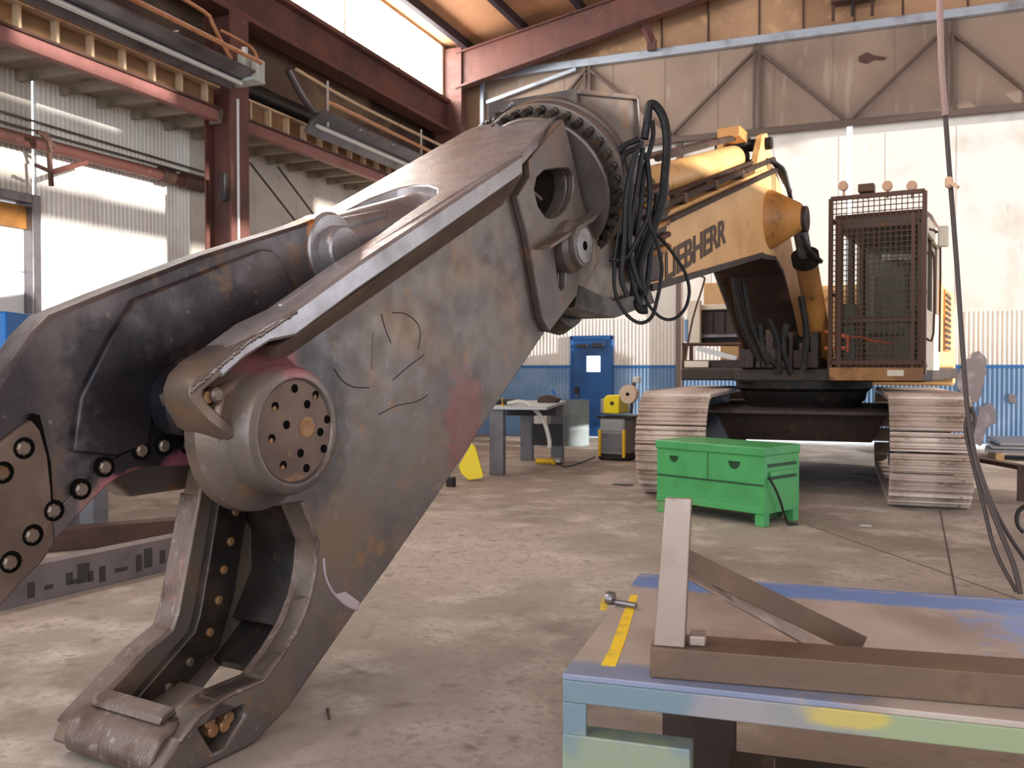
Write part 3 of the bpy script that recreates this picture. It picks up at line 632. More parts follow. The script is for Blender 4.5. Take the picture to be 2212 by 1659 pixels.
# ---- rotator: slew ring, bolts, mounting bracket
cR = Vector((-2.95,-.3,2.735)); AX = Vector((-.8829,0,.4695)); U1 = Vector((0,1,0)); U2 = AX.cross(U1).normalized()
MB().lathe([(.3,-.06),(.505,-.06),(.515,-.05),(.515,-.03),(.505,-.02),(.3,-.02)], cR, AX, 72).build('body_flange', 'shear', sh, smooth=True)
sr = MB().lathe([(.44,-.02),(.44,.08),(.56,.085),(.575,.09),(.58,.10),(.58,.15),(.565,.17),(.54,.18),(.54,.2),(.575,.21),(.58,.26),(.4,.27)], cR, AX, 72).build('slew_ring', 'shear', sh, smooth=True)
for k in range(36):
    a = 2*math.pi*k/36; c = cR + (U1*math.cos(a)+U2*math.sin(a))*.535
    MB().lathe([(.022,-.03),(.026,-.02),(.026,.03),(.02,.035),(.02,.055),(.028,.06),(.028,.09)], c, AX, 8).build('bolt', 'shear_dark', sr)
g_ = Sx_(-2.88, (1052,276),(1062,262),(1105,223),(1122,236),(1160,252),(1206,244),(1210,262),(1150,290),(1060,290))
MB().prism(g_, -2.90, -2.87, m=lambda a, b, w: (w, a, b)).build('ragged_gusset', 'shear_dark', sh, .004)
mb = MB()
for k in range(26):
    t = k/25; q0, q1 = ((1058,265),(1105,223)) if k < 10 else ((1150,250),(1208,245)); u_ = (k/9 if k < 10 else (k-10)/15)
    a = Sx_(-2.86, (q0[0]+(q1[0]-q0[0])*u_, q0[1]+(q1[1]-q0[1])*u_))[0]; rr = r_.uniform(.01,.02)
    mb.lathe([(.004,-rr),(rr,0),(.004,rr)], (-2.865, a[0], a[1]), (1,r_.uniform(-1,1),.2), 6)
mb.build('weld_lumps', 'shear_grey', sh)
bk = [(-2.94,3.38),(-3.96,3.61),(-4.03,3.22),(-4.1,2.9),(-4.2,2.3),(-4.05,2.08),(-3.3,1.9),(-2.95,2.1),(-2.9,2.6)]
br_ = MB(); br_.prism(bk, -.10, -.04).build('bracket_plate', 'shear', sh, .008)
br_ = MB().prism(bk, -.68, -.62).build('bracket_plate', 'shear', sh, .008)
MB().prism(strip([(-2.92,3.385),(-3.98,3.62)], .035, 0, 0), -.72, .0).build('top_rim', 'shear', sh, .006)
MB().prism(strip([(-3.98,3.62),(-4.06,3.22)], .035, 0, 0), -.72, .0).build('back_rim', 'shear', sh, .006)
MB().prism([(-2.92,3.39),(-2.98,3.40),(-2.98,3.15),(-2.92,3.15)], -.72, -.02).build('front_rim', 'shear_dark', sh)
MB().prism([(-2.75,1.9),(-3.4,1.86),(-4.2,2.02),(-4.1,2.12),(-3.4,1.98),(-2.8,2.05)], -.68, .05).build('lower_plate', 'shear_dark', sh)
MB().lathe([(.3,-.3),(.36,-.05),(.3,.05)], (-3.3,-.3,2.1), (0,1,0), 24).build('swivel_motor', 'shear_dark', sh, smooth=True)
# hoses
def hose(px, d, r=.018, name='hose'):
    d = d if hasattr(d, '__len__') else [d]*len(px)
    MB().tube([MP(x, y, dd) for (x, y), dd in zip(px, d)], r, 8, 4).build(name, 'hose', sh, smooth=True)
hose([(1392,300),(1399,254),(1404,226),(1419,231),(1435,261),(1441,312),(1436,379),(1432,430),(1416,481),(1396,531),(1382,582),(1389,640)], 6.2, .03)
hose([(1387,305),(1365,363),(1359,464),(1362,548),(1379,609),(1394,630)], 6.05)
hose([(1389,319),(1375,413),(1362,498),(1359,565),(1372,630),(1384,660)], 6.1)
hose([(1336,500),(1328,560),(1328,626),(1348,673),(1379,697),(1406,687),(1419,649),(1430,582),(1419,525),(1400,480)], 6.0, .013)
hose([(1389,626),(1402,660),(1430,687),(1457,688),(1480,666),(1489,629),(1480,589),(1457,552),(1433,521),(1410,500)], 6.4, .012)
hose([(1409,261),(1410,300),(1392,369),(1384,447),(1375,531),(1380,600)], 6.3)
hose([(1372,330),(1352,420),(1348,520),(1342,600),(1356,640)], 5.95)
hose([(1396,330),(1404,420),(1394,500),(1372,570),(1366,640)], 6.25, .02)
hose([(1380,300),(1344,318),(1328,345)], 6.05, .02)
hose([(1385,318),(1350,332),(1340,360)], 6.05, .02)
hose([(1420,420),(1408,520),(1400,600),(1392,640)], 6.35, .022)
hose([(1400,470),(1376,520),(1350,560),(1316,560)], 6.0, .016)
hose([(1382,640),(1378,655),(1384,668),(1398,668)], 6.2, .034, 'hose_elbow')
MB().box(-3.85,-3.5,-.04,.1,2.85,3.1).build('valve_block', 'shear_dark', sh, .02)
MB().box(-3.9,-3.6,-.04,.08,2.25,2.5).build('valve_block', 'shear_dark', sh, .02)

# ================================================================== EXCAVATOR
M['yellow'] = mat('faded_yellow_paint', (218,172,116), .45, layers=((1.8,(200,152,96),.5,.7),(6,(170,112,60),.62,.76),(24,(130,88,54),.7,.82)))
M['yellow_dirty'] = mat('grimy_yellow_paint', (184,128,64), .5, layers=((2,(132,90,48),.45,.65),(6,(80,54,36),.58,.72)))
M['underside'] = mat('oily_brown_steel', (56,42,36), .55, .2, layers=((2.5,(84,62,50),.55,.72),(8,(36,28,26),.55,.7)))
M['black_grease'] = mat('greasy_black_steel', (24,20,18), .55, .0, layers=((6,(50,40,34),.55,.7),), spec=.25)
M['shoe'] = mat('track_shoe_steel', (206,188,176), .45, .25, layers=((2.5,(170,148,134),.48,.68),(9,(108,86,72),.6,.76)), rvar=.1)
M['cab_white'] = mat('cab_cream_paint', (226,214,194), .45, layers=((3,(190,170,140),.56,.75),))
M['cab_grey'] = mat('cab_grey_paint', (96,82,68), .5, layers=((3,(128,84,48),.55,.7),))
M['glass_dark'] = mat('dirty_window_glass', (52,52,44), .12, 0, layers=((2,(84,82,70),.48,.68),), spec=.6)
M['cage'] = mat('rusty_cage_bar', (84,56,40), .55, .3)
M['letter'] = mat('dark_brown_lettering', (74,54,40), .6)
M['orange'] = mat('orange_red_paint', (226,92,48), .45)
M['grey_seat'] = mat('grey_seat_cloth', (124,122,108), .8)
M['lamp_amber'] = mat('work_lamp_housing', (190,150,120), .4)
sb, wb = -9.7, 0.02
EB = Vector((sb, wb, 0))
ex = empty('excavator', O + SV*sb + NV*wb, MROT, 'yellow tracked excavator with caged cab, parked before the hangar door', 'excavator')
def EBd(mb, name, m, parent=None, bevel=0, smooth=False): return mb.off(EB).build(name, m, parent or ex, bevel, smooth)
def Sx(px, py, s0):
    d = ray(px, py); t = (s0 - (CAM-O).dot(SV))/d.dot(SV); p = CAM + d*t - O; return (p.dot(NV), p.z)
# tracks
R_, LT = .56, 3.6
per = 2*LT + 2*math.pi*R_; NS = 48; pit = per/NS
def onpath(u):
    u %= per
    if u < LT: return (-LT/2+u, R_*2, 0.0)
    u -= LT
    if u < math.pi*R_: a = u/R_; return (LT/2+R_*math.sin(a), R_+R_*math.cos(a), a)
    u -= math.pi*R_
    if u < LT: return (LT/2-u, 0.0, math.pi)
    u -= LT; a = u/R_; return (-LT/2-R_*math.sin(a), R_-R_*math.cos(a), math.pi+a)
def shoe_mb():
    mb = MB(); p2 = pit*.455
    mb.prism([(-p2,-.02),(p2,-.02),(p2,.01),(p2-.02,.012),(p2-.03,.05),(p2-.045,.05),(p2-.055,.014),(.01,.012),(.007,.045),(-.01,.045),(-.013,.012),(-p2+.06,.012),(-p2+.045,.05),(-p2+.03,.05),(-p2+.02,.01),(-p2,.01)], -.4, .4)
    return mb
shoe0 = None; tr0 = None
ca, sa_ = math.cos(math.radians(10)), math.sin(math.radians(10))
for k, (cs, cw) in enumerate(((-8.12,1.675),(-7.75,-1.01))):
    mb = MB(); mb.prism([(-LT/2,.1),(LT/2,.1),(LT/2+.35,.3),(LT/2+.35,.8),(LT/2,R_*2-.08),(-LT/2,R_*2-.08),(-LT/2-.35,.8),(-LT/2-.35,.3)], -.2, .2)
    for x in (-LT/2, LT/2): mb.lathe([(R_-.06,-.1),(R_-.06,.1)], (x, 0, R_+.04), (0,1,0), 32)
    for j in range(6): mb.lathe([(.13,-.24),(.13,.24)], (-LT/2+.45+j*(LT-.9)/5, 0, .2), (0,1,0), 16)
    t = mb.build('track', 'underside', ex)
    t.location = (cs - ca*LT/2 - sb, cw - sa_*LT/2 - wb, .05); t.rotation_euler = (0, 0, math.radians(10))
    for j in range(NS):
        if shoe0 is None: o = shoe0 = shoe_mb().build('track_shoe', 'shoe', t, .004)
        else: o = shoe0.copy(); COL.objects.link(o); o.parent = t
        x, z, a = onpath((j+.5)*pit); o.location = (x, 0, z); o.rotation_euler = (0, a, 0)
# car body and swing bearing
mb = MB(); c0 = Vector((sb, wb, 0))
def ubox(x0, x1, y0, y1, z0, z1, taper=0.0):
    q = []
    for z, tp2 in ((z0, taper), (z1, 0)):
        for x, y in ((x0, y0+tp2), (x1-tp2, y0+tp2), (x1-tp2, y1-tp2), (x0, y1-tp2)): q.append((sb + x*ca - y*sa_, wb + x*sa_ + y*ca, z))
    mb.hexa(q)
ubox(-1.3, 1.35, -.98, .98, .62, .98, .16); ubox(-1.4, 1.5, -1.1, 1.1, .95, 1.0)
EBd(mb, 'car_body', 'underside', bevel=.01)
MB().lathe([(.72,.98),(.74,1.06),(.78,1.1),(.8,1.2),(.86,1.24),(.86,1.34)], (0,0,0), (0,0,1), 48).build('swing_bearing', 'black_grease', ex, smooth=True)
# superstructure deck
mb = MB(); mb.prism([(-9.5,-1.6),(-9.5,-.75),(-8.95,-.7),(-8.95,.4),(-9.0,1.56),(-14.3,1.56),(-14.3,-1.6)], 1.33, 1.5, m=lambda a, b, w: (a, b, w)); EBd(mb, 'deck', 'underside', bevel=.02)
mb = MB(); mb.box(-10.8,-8.97,-.62,.38,1.3,1.62); mb.box(-9.6,-9.1,-.5,.3,1.6,1.9); EBd(mb, 'boom_foot_frame', 'black_grease', bevel=.02)
mb = MB(); mb.box(-14.2,-11.6,-1.58,1.52,1.5,2.75); EBd(mb, 'engine_house', 'yellow', bevel=.06)
mb = MB(); mb.prism([(-14.2,-1.6),(-14.2,1.55),(-14.7,1.4),(-15.0,.9),(-15.0,-.95),(-14.7,-1.45)], 1.2, 2.6, m=lambda a, b, w: (a, b, w)); EBd(mb, 'counterweight', 'yellow', bevel=.06)
mb = MB(); mb.box(-13.0,-12.0,1.52,1.545,1.75,2.65); g_ = EBd(mb, 'side_grille', 'yellow_dirty')
mb = MB()
for k in range(10): mb.box(-12.95,-12.05,1.545,1.56,1.78+k*.086,1.82+k*.086)
EBd(mb, 'grille_slats', 'underside', g_)
mb = MB(); mb.box(-11.65,-11.3,1.3,1.5,1.9,2.75); EBd(mb, 'air_intake', 'yellow_dirty', bevel=.02)
# right-hand front: tool boxes, cooler, mirror and rail (left in the picture)
def sbox(s0, depth, x0, y0, x1, y1, name, m, parent=None, bevel=.01):
    w0, z1 = Sx(x0, y0, s0); w1, z0 = Sx(x1, y1, s0); mb = MB(); mb.box(s0-depth, s0, min(w0,w1), max(w0,w1), min(z0,z1), max(z0,z1)); return EBd(mb, name, m, parent, bevel)
sbox(-9.7, 1.6, 1472, 778, 1608, 812, 'tool_box', 'underside')
sbox(-9.62, .06, 1478, 780, 1530, 794, 'step_plate', 'cab_white')
sbox(-9.62, .06, 1490, 800, 1515, 808, 'deck_lamp', 'cab_white'); sbox(-9.62, .06, 1552, 800, 1575, 808, 'deck_lamp', 'cab_white')
ck = sbox(-10.2, .5, 1515, 664, 1600, 742, 'oil_cooler', 'black_grease')
for k, (x0, x1) in enumerate(((1519,1540),(1543,1565),(1568,1590))): sbox(-10.19, .02, x0, 674, x1, 722, 'cooler_core', 'underside', ck, .004)
sbox(-10.15, .08, 1512, 658, 1602, 667, 'cooler_rim', 'cab_white'); sbox(-10.15, .08, 1512, 722, 1602, 729, 'cooler_rim', 'galv')
sbox(-10.9, .8, 1520, 612, 1600, 662, 'hood', 'yellow'); sbox(-10.1, .08, 1556, 740, 1610, 778, 'panel', 'yellow')
sbox(-10.0, .08, 1484, 650, 1512, 742, 'mirror_panel', 'cab_white'); sbox(-9.99, .06, 1478, 690, 1486, 738, 'mirror_glass', 'blue_paint')
a, b = Sx(1506, 752, -9.8), Sx(1592, 775, -9.8); mb = MB(); mb.bar((-9.8, a[0], a[1]), (-9.8, b[0], b[1]), .05, .07); EBd(mb, 'slanted_tube', 'galv_light')
mb = MB(); mb.tube([(-9.9, *Sx(1478, 742, -9.9)), (-9.9, *Sx(1478, 780, -9.9))], .03); mb.tube([(-9.9, *Sx(1493, 742, -9.9)), (-9.9, *Sx(1493, 780, -9.9))], .03); mb.tube([(-9.9, *Sx(1600, 742, -9.9)), (-9.9, *Sx(1600, 780, -9.9))], .03); mb.tube([(-9.9, *Sx(1474, 744, -9.9)), (-9.9, *Sx(1604, 744, -9.9))], .025); EBd(mb, 'handrail', 'cage')
mb = MB(); mb.tube([(-9.7, *Sx(1478, 790, -9.7)), (-9.7, *Sx(1496, 690, -9.7)), (-9.7, *Sx(1520, 612, -9.7)), (-9.7, *Sx(1518, 598, -9.7)), (-9.7, *Sx(1490, 590, -9.7))], .014); EBd(mb, 'mirror_arm', 'cage')
# boom
BP = [(-4.2,2.69),(-7.75,3.76),(-8.2,3.85),(-8.5,3.66),(-9.15,2.95),(-10.1,2.15),(-10.3,1.8),(-10.1,1.55),(-9.75,1.6),(-9.15,2.22),(-8.6,2.66),(-8.2,2.8),(-7.67,2.76),(-4.2,2.13)]
mb = MB(); mb.prism(BP, -.68, .02); bo = EBd(mb, 'boom', 'yellow', bevel=.015)
mb = MB(); mb.prism([(-7.6,2.745),(-7.67,2.735),(-8.2,2.775),(-8.6,2.635),(-9.15,2.195),(-9.75,1.575),(-9.8,1.56),(-9.8,1.60),(-9.72,1.65),(-9.12,2.26),(-8.6,2.69),(-8.2,2.82),(-7.6,2.79)], -.682, .022); EBd(mb, 'belly_plate', 'underside', bo)
mb = MB(); mb.prism([(-7.6,2.742),(-4.2,2.112),(-4.2,2.17),(-7.6,2.80)], -.70, .035); EBd(mb, 'bottom_flange', 'underside', bo)
a = W(1664,474,.02); mb = MB(); mb.lathe([(.34,0),(.33,.04),(.24,.2),(.16,.34),(.14,.36)], (a[0],.02,a[1]), (0,1,0), 32); EBd(mb, 'pin_boss', 'yellow_dirty', bo, smooth=True)
mb = MB(); mb.lathe([(.3,0),(.14,-.3)], (a[0],-.68,a[1]), (0,1,0), 24); EBd(mb, 'pin_boss', 'yellow_dirty', bo, smooth=True)
for k, (dw, dz_) in enumerate(((.0,.06),(-.1,.09),(.06,-.06),(-.2,.08),(-.3,.07))):
    mb = MB(); mb.tube([(-4.3,dw,2.72+dz_),(-7.75,dw,3.77+dz_),(-8.2,dw,3.87+dz_),(-8.6,dw+.03,3.7+dz_)], .03, 8, 2); EBd(mb, 'hydraulic_pipe', 'underside', bo, smooth=True)
mb = MB()
for s_ in (-5.0,-5.9,-6.8): z_ = 2.69-(s_+4.2)*.3014; mb = MB().box(s_-.03, s_+.03, -.35, .03, z_+.01, z_+.1); EBd(mb, 'pipe_clamp', 'cage', bo)
# lettering: text curve turned into a thin mesh on the boom side
tc = bpy.data.curves.new('lettering', 'FONT'); tc.body = 'LIEBHERR'; tc.size = .335; tc.offset = .008; tc.extrude = .003; tc.space_character = .95
to = bpy.data.objects.new('tmp', tc); COL.objects.link(to); dg = bpy.context.evaluated_depsgraph_get(); me = bpy.data.meshes.new_from_object(to.evaluated_get(dg)); bpy.data.objects.remove(to)
xs = [v.co.x for v in me.vertices]; x0, x1 = min(xs), max(xs); k_ = 1.78/(x1-x0)
a0 = Vector((-4.50,2.22)); dv = Vector((-1.0,.311)); dv.normalize(); dn = Vector((.0,1.0))
for v in me.vertices:
    u, q = (v.co.x-x0)*k_, v.co.y; v.co = (a0.x+dv.x*u - EB.x, .024+v.co.z - EB.y, a0.y+dv.y*u+q)
me.materials.clear(); me.materials.append(M['letter']); lo = bpy.data.objects.new('lettering', me); COL.objects.link(lo); lo.parent = bo
hb = Wl(.06, (1372,430),(1398,402),(1440,392),(1444,430),(1436,520),(1424,606),(1384,612))
mb = MB(); mb.prism(hb, .03, .07); hb = EBd(mb, 'hose_bracket', 'underside', bo, .01)
for k in range(6):
    a, b = W(1392+3*k, 420+26*k, .1), W(1440+1*k, 402+26*k, .1); mb = MB(); mb.tube([(a[0],.1,a[1]), (b[0],.1,b[1])], .025); EBd(mb, 'pipe_stub', 'yellow_dirty' if k % 2 else 'cage', hb, smooth=True)
# stick cylinder on top of the boom
def cylpart(a, b, r, name, m, parent=None): mb = MB(); mb.cyl(a, b, r, 24); return EBd(mb, name, m, parent, smooth=True)
p0, p1 = Vector((-4.9,-.3,3.12)), Vector((-7.5,-.3,3.86))
sc_ = cylpart(p0, p1, .15, 'stick_cylinder', 'yellow'); d_ = (p1-p0).normalized()
cylpart(p1, p1+d_*.35, .11, 'gland', 'black_grease', sc_); cylpart(p0-d_*.9, p0, .08, 'piston_rod', 'galv', sc_)
mb = MB(); mb.tube([p0+Vector((0,.1,.22)), p1+Vector((0,.1,.24)), p1+Vector((-.3,.1,.2))], .035); mb.tube([p0+Vector((.1,-.12,.2)), p1+Vector((0,-.12,.24))], .03); EBd(mb, 'feed_pipe', 'underside', sc_, smooth=True)
mb = MB()
for w_ in (-.5,-.06): mb.prism([(-7.45,3.66),(-7.75,4.15),(-7.95,4.22),(-8.15,4.0),(-8.2,3.8)], w_-.04, w_+.04)
EBd(mb, 'cylinder_lug', 'yellow', bo, bevel=.01)
cylpart((-7.88,-.6,4.08),(-7.88,.05,4.08),.07,'lug_pin','black_grease',bo)
mb = MB(); mb.box(-7.4,-7.1,-.35,-.1,4.0,4.12); EBd(mb, 'valve', 'yellow_dirty', bo, bevel=.01)
# boom hoses hanging at the knee down to the cab side
for k in range(3):
    q = [(1655+4*k,345),(1690,362+6*k),(1702,400+4*k),(1716,460),(1742,530+8*k),(1776,566)]
    mb = MB(); mb.tube([MP(x, y, 10.4+.08*k) for x, y in q], .022); EBd(mb, 'boom_hose', 'hose', smooth=True)
# boom cylinders
for w_, (b0_, b1_), mm in ((.32, ((-8.02,3.2),(-9.5,1.65)), 'yellow_dirty'), (-.82, ((-8.3,3.2),(-10.6,1.55)), 'underside')):
    A = Vector((b0_[0],w_,b0_[1])); B = Vector((b1_[0],w_,b1_[1])); d_ = (B-A).normalized()
    c_o = cylpart(A+d_*.55, B, .13, 'boom_cylinder', mm); cylpart(A, A+d_*.55, .085, 'piston_rod', 'galv', c_o); cylpart(A+d_*.5, A+d_*.62, .16, 'gland', 'black_grease', c_o)
    cylpart(A+Vector((0,-.1,0)), A+Vector((0,.1,0)), .15, 'rod_eye', 'underside', c_o)
for q in (((1588,600),(1600,690),(1640,780)), ((1605,610),(1622,700),(1660,790)), ((1640,700),(1650,760),(1690,800)), ((1660,690),(1680,740),(1680,810)), ((1700,700),(1690,750),(1710,810)), ((1730,640),(1742,720),(1735,800))):
    mb = MB(); mb.tube([MP(x, y, 10.8) for x, y in q], .04); EBd(mb, 'hydraulic_hose', 'black_grease', smooth=True)
mb = MB()
for k in range(14): r2 = random.Random(k); mb.box(-9.05-r2.uniform(0,.1), -8.9+r2.uniform(0,.05), -.6+k*.068, -.55+k*.068+r2.uniform(0,.06), 1.5, 1.65+r2.uniform(0,.35))
EBd(mb, 'valve_bank', 'underside', bevel=.01)
# cab
cw0, cw1, cs0, cs1, cz0, cz1 = .53, 1.55, -9.08, -10.85, 1.42, 3.3
mb = MB()
for w_ in (cw0, cw1-.09): mb.box(cs0-.09, cs0, w_, w_+.09, cz0, cz1); mb.box(cs1, cs1+.1, w_, w_+.09, cz0, cz1); mb.box(-10.0,-9.92, w_, w_+.09, cz0, cz1)
mb.box(cs1, cs0, cw0, cw1, cz1-.1, cz1+.05); mb.box(cs1, cs0, cw0, cw1, cz0, cz0+.12); mb.box(cs0-.08, cs0-.01, cw0, cw1, 2.05, 2.12); mb.box(cs1, cs1+.06, cw0, cw1, cz0, cz1)
cab = EBd(mb, 'cab', 'cab_grey', bevel=.02)
mb = MB(); mb.box(cs1+.05, cs0-.05, cw1-.03, cw1+.02, cz0+.05, 2.2); mb.box(cs1+.05, cs0-.02, cw1-.02, cw1+.03, cz1-.2, cz1); mb.box(cs0-.06, cs0, cw1-.05, cw1+.02, cz0, cz1); EBd(mb, 'door_panel', 'cab_white', cab, .01)
mb = MB(); mb.box(cs1+.06, cs0-.08, cw1-.04, cw1-.03, 2.2, cz1-.15); EBd(mb, 'side_glass', 'glass_dark', cab)
mb = MB(); mb.box(cs0-.05, cs0-.04, cw0+.09, cw1-.09, cz0+.12, cz1-.1); EBd(mb, 'windscreen', 'clear', cab)
mb = MB(); mb.box(-10.2,-9.75,.8,1.25,1.9,2.02); mb.box(-10.3,-10.15,.8,1.25,2.0,2.75); EBd(mb, 'seat', 'grey_seat', cab, .04)
mb = MB(); mb.box(cs1+.05, cs1+.08, cw0+.1, cw1-.1, cz0+.1, cz1-.1); EBd(mb, 'rear_panel', 'grey_seat', cab)
mb = MB(); mb.box(-9.5,-9.2,.6,.75,1.5,2.3); mb.box(-9.5,-9.2,1.3,1.45,1.5,2.2); EBd(mb, 'console', 'grey_seat', cab, .02)
mb = MB(); mb.prism([(-9.05,3.33),(-10.8,3.33),(-10.8,3.42),(-9.9,3.44),(-9.05,3.38)], cw0, cw1); EBd(mb, 'roof_pad', 'cage', cab, .02)
mb = MB()
fw0, fz0 = Sx(1793,808,-8.9); fw1, fz1 = Sx(1998,412,-8.9)
for a, b in (((fw0,fz0),(fw1,fz0)),((fw0,fz1),(fw1,fz1)),((fw0,fz0),(fw0,fz1)),((fw1,fz0),(fw1,fz1)),((fw0,fz0+.14),(fw1,fz0+.14))):
    mb.bar((-8.9,a[0],a[1]), (-8.9,b[0],b[1]), .05, .05, (1,0,0))
mb.bar((-8.9,fw1-.12,fz0), (-8.9,fw1-.12,fz1-.25), .04, .04, (1,0,0)); mb.bar((-8.9,fw0+.1,fz0), (-8.9,fw0+.1,fz1-.25), .04, .04, (1,0,0))
for w_ in (fw0, fw1):
    for z_ in (fz0+.1, 2.4, 3.3): mb.bar((-8.9,w_,z_), (-9.1,w_,z_), .04, .04)
cg = EBd(mb, 'guard_frame', 'cage', cab)
mb = MB(); n1 = 17; n2 = 34
for k in range(1, n1): w_ = fw0+(fw1-fw0)*k/n1; mb.bar((-8.9,w_,fz0), (-8.9,w_,fz1), .011, .011, (1,0,0))
for k in range(1, n2): z_ = fz0+(fz1-fz0)*k/n2; mb.bar((-8.9,fw0,z_), (-8.9,fw1,z_), .011, .011, (1,0,0))
EBd(mb, 'guard_mesh', 'cage', cg)
mb = MB(); mb.bar((-8.88,fw0,fz0-.0), (-8.88,fw1,fz0), .08, .16, (0,0,1)); EBd(mb, 'sill_beam', 'yellow_dirty', cab, .01)
mb = MB(); mb.box(-8.86,-8.83,fw0+.66,fw0+.84,fz0-.02,fz0+.05); EBd(mb, 'number_plate', 'cab_white', cab)
for px in (1917,1970,1822):
    w_, z_ = Sx(px, 402, -8.95); mb = MB(); mb.lathe([(.02,-.08),(.055,-.04),(.06,.03),(.05,.04)], (-8.95,w_,z_), (1,0,0), 20); mb.cyl((-8.97,w_,z_-.05), (-8.97,w_,z_-.14), .014, 8); EBd(mb, 'work_lamp', 'lamp_amber', cab, smooth=True)
w_, z_ = Sx(1870,405,-8.95); mb = MB(); mb.box(-9.1,-8.95,w_-.09,w_+.09,z_-.05,z_+.05); mb.box(-9.05,-9.0,w_-.02,w_+.02,z_-.12,z_-.05); EBd(mb, 'roof_box', 'cage', cab, .01)
mb = MB(); mb.box(-9.4,-9.32,1.66,1.78,2.95,3.2); EBd(mb, 'side_mirror', 'cab_white', cab, .02)
mb = MB(); mb.tube([(-9.1,1.55,3.15),(-9.3,1.62,3.15),(-9.36,1.7,3.1)], .014); mb.tube([(-9.1,1.57,2.85),(-9.15,1.64,2.8),(-9.15,1.64,1.9),(-9.1,1.57,1.85)], .014); mb.tube([(-9.95,1.58,3.2),(-9.95,1.64,3.1),(-9.95,1.64,1.7)], .014); EBd(mb, 'grab_rail', 'cage', cab, smooth=True)
# orange catch bar and cord behind the guard
mb = MB(); q = lambda x, y: (-8.97, *Sx(x, y, -8.97))
mb.bar(q(1783,716), q(1834,728), .04, .05, (1,0,0)); mb.bar(q(1832,726), q(1830,760), .03, .04, (1,0,0)); mb.bar(q(1783,752), q(1832,752), .04, .09, (1,0,0)); EBd(mb, 'orange_latch', 'orange', cab)
mb = MB(); mb.tube([q(1834,730),(q(1860,728)),q(1880,735),q(1925,742)], .012); EBd(mb, 'orange_cord', 'orange', cab, smooth=True)
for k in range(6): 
    w_, z_ = Sx(1910+k*12, 555, -9.3); mb = MB(); mb.box(-9.32,-9.3,w_-.025,w_+.025,z_-.035,z_+.035); EBd(mb, 'glint_tab', 'cab_white', cab)  # added white tabs imitating daylight glints inside the cab
# ================================================================== PROPS
M['green'] = mat('green_box_paint', (74,160,92), .42, layers=((2.5,(62,142,80),.5,.7),(9,(96,176,110),.62,.78)), spots=(((.3,.0,.08),(.3,.4,.09),(150,140,110),.5),))
M['green_dark'] = mat('recess_green', (30,66,38), .6)
M['table_paint'] = mat('overspray_table_edge', (128,126,124), .5, .2, layers=((5,(134,118,108),.6,.76),), spots=(((.1,.0,.66),(.26,.4,.22),(92,118,132),.75), ((.16,.0,.5),(.26,.4,.13),(134,142,116),.85), ((.98,.0,.69),(.34,.4,.12),(136,146,110),.85), ((.66,.0,.72),(.10,.4,.03),(188,162,60),.65), ((.4,.0,.7),(.1,.4,.1),(138,130,136),.6)), bump=.05)
M['table_top'] = mat('worn_table_plate', (166,152,142), .5, .1, layers=((2.5,(138,122,114),.45,.66),(11,(176,160,150),.6,.76)), spots=(((.5,1.02,.75),(2.4,.1,.2),(86,120,178),.9), ((1.55,.8,.75),(.5,.5,.2),(110,138,190),.9), ((.2,.03,.75),(.5,.09,.2),(90,112,150),.7)), bump=.08)
M['yellow_mark'] = mat('yellow_marking', (228,192,40), .55, layers=((14,(190,160,60),.52,.7),))
M['blue_mark'] = mat('blue_marking', (78,112,170), .6, layers=((9,(110,130,170),.5,.7),))
M['bare'] = mat('scuffed_bare_steel', (156,140,130), .4, .55, layers=((4,(126,106,94),.48,.66),(14,(176,160,150),.58,.74),(30,(110,84,66),.66,.8)), rvar=.1)
M['mill'] = mat('rusty_mill_steel', (92,72,58), .5, .15, layers=((3,(116,90,66),.46,.64),(10,(84,62,52),.58,.74),(6,(168,140,116),.66,.8)), bump=.1)
M['bench_grey'] = mat('grey_painted_steel', (112,112,118), .5, layers=((4,(92,90,94),.5,.7),))
M['bench_top'] = mat('bench_plate', (168,172,174), .4, .4)
M['drum'] = mat('grey_green_drum', (126,136,138), .8, .0, layers=((3,(110,118,118),.5,.7),))
M['yel'] = mat('bright_yellow', (246,222,20), .45)
M['yel2'] = mat('tool_yellow', (238,190,30), .45)
M['weld_grey'] = mat('welder_grey', (150,150,146), .5)
M['wire_spool'] = mat('wire_reel_card', (214,188,164), .7)
M['card'] = mat('brown_cardboard', (146,110,72), .8, layers=((4,(120,88,54),.5,.7),))
M['rail'] = mat('primed_grey_beam', (116,104,102), .5, .2, layers=((4,(96,86,86),.5,.7),))
M['mark_dark'] = mat('dark_slot', (54,48,46), .7)
M['white_thing'] = mat('off_white_plastic', (206,206,200), .5)
M['plate'] = mat('grey_sheet_steel', (130,128,134), .4, .5)
M['wood'] = mat('weathered_timber', (160,130,90), .8, layers=((6,(120,94,64),.5,.7),))
M['rope'] = mat('pendant_cable', (62,50,48), .6)
M['rope_pale'] = mat('pale_conduit', (142,112,104), .5)
M['tape'] = mat('tan_tape', (196,160,130), .8)
M['blue_thing'] = mat('bright_blue_enamel', (18,112,196), .4)
def thing1(mb, name, m, label, cat, group=None, bevel=0, smooth=False):
    return tag(recenter(mb.build(name, m, None, bevel, smooth)), label, cat, group)
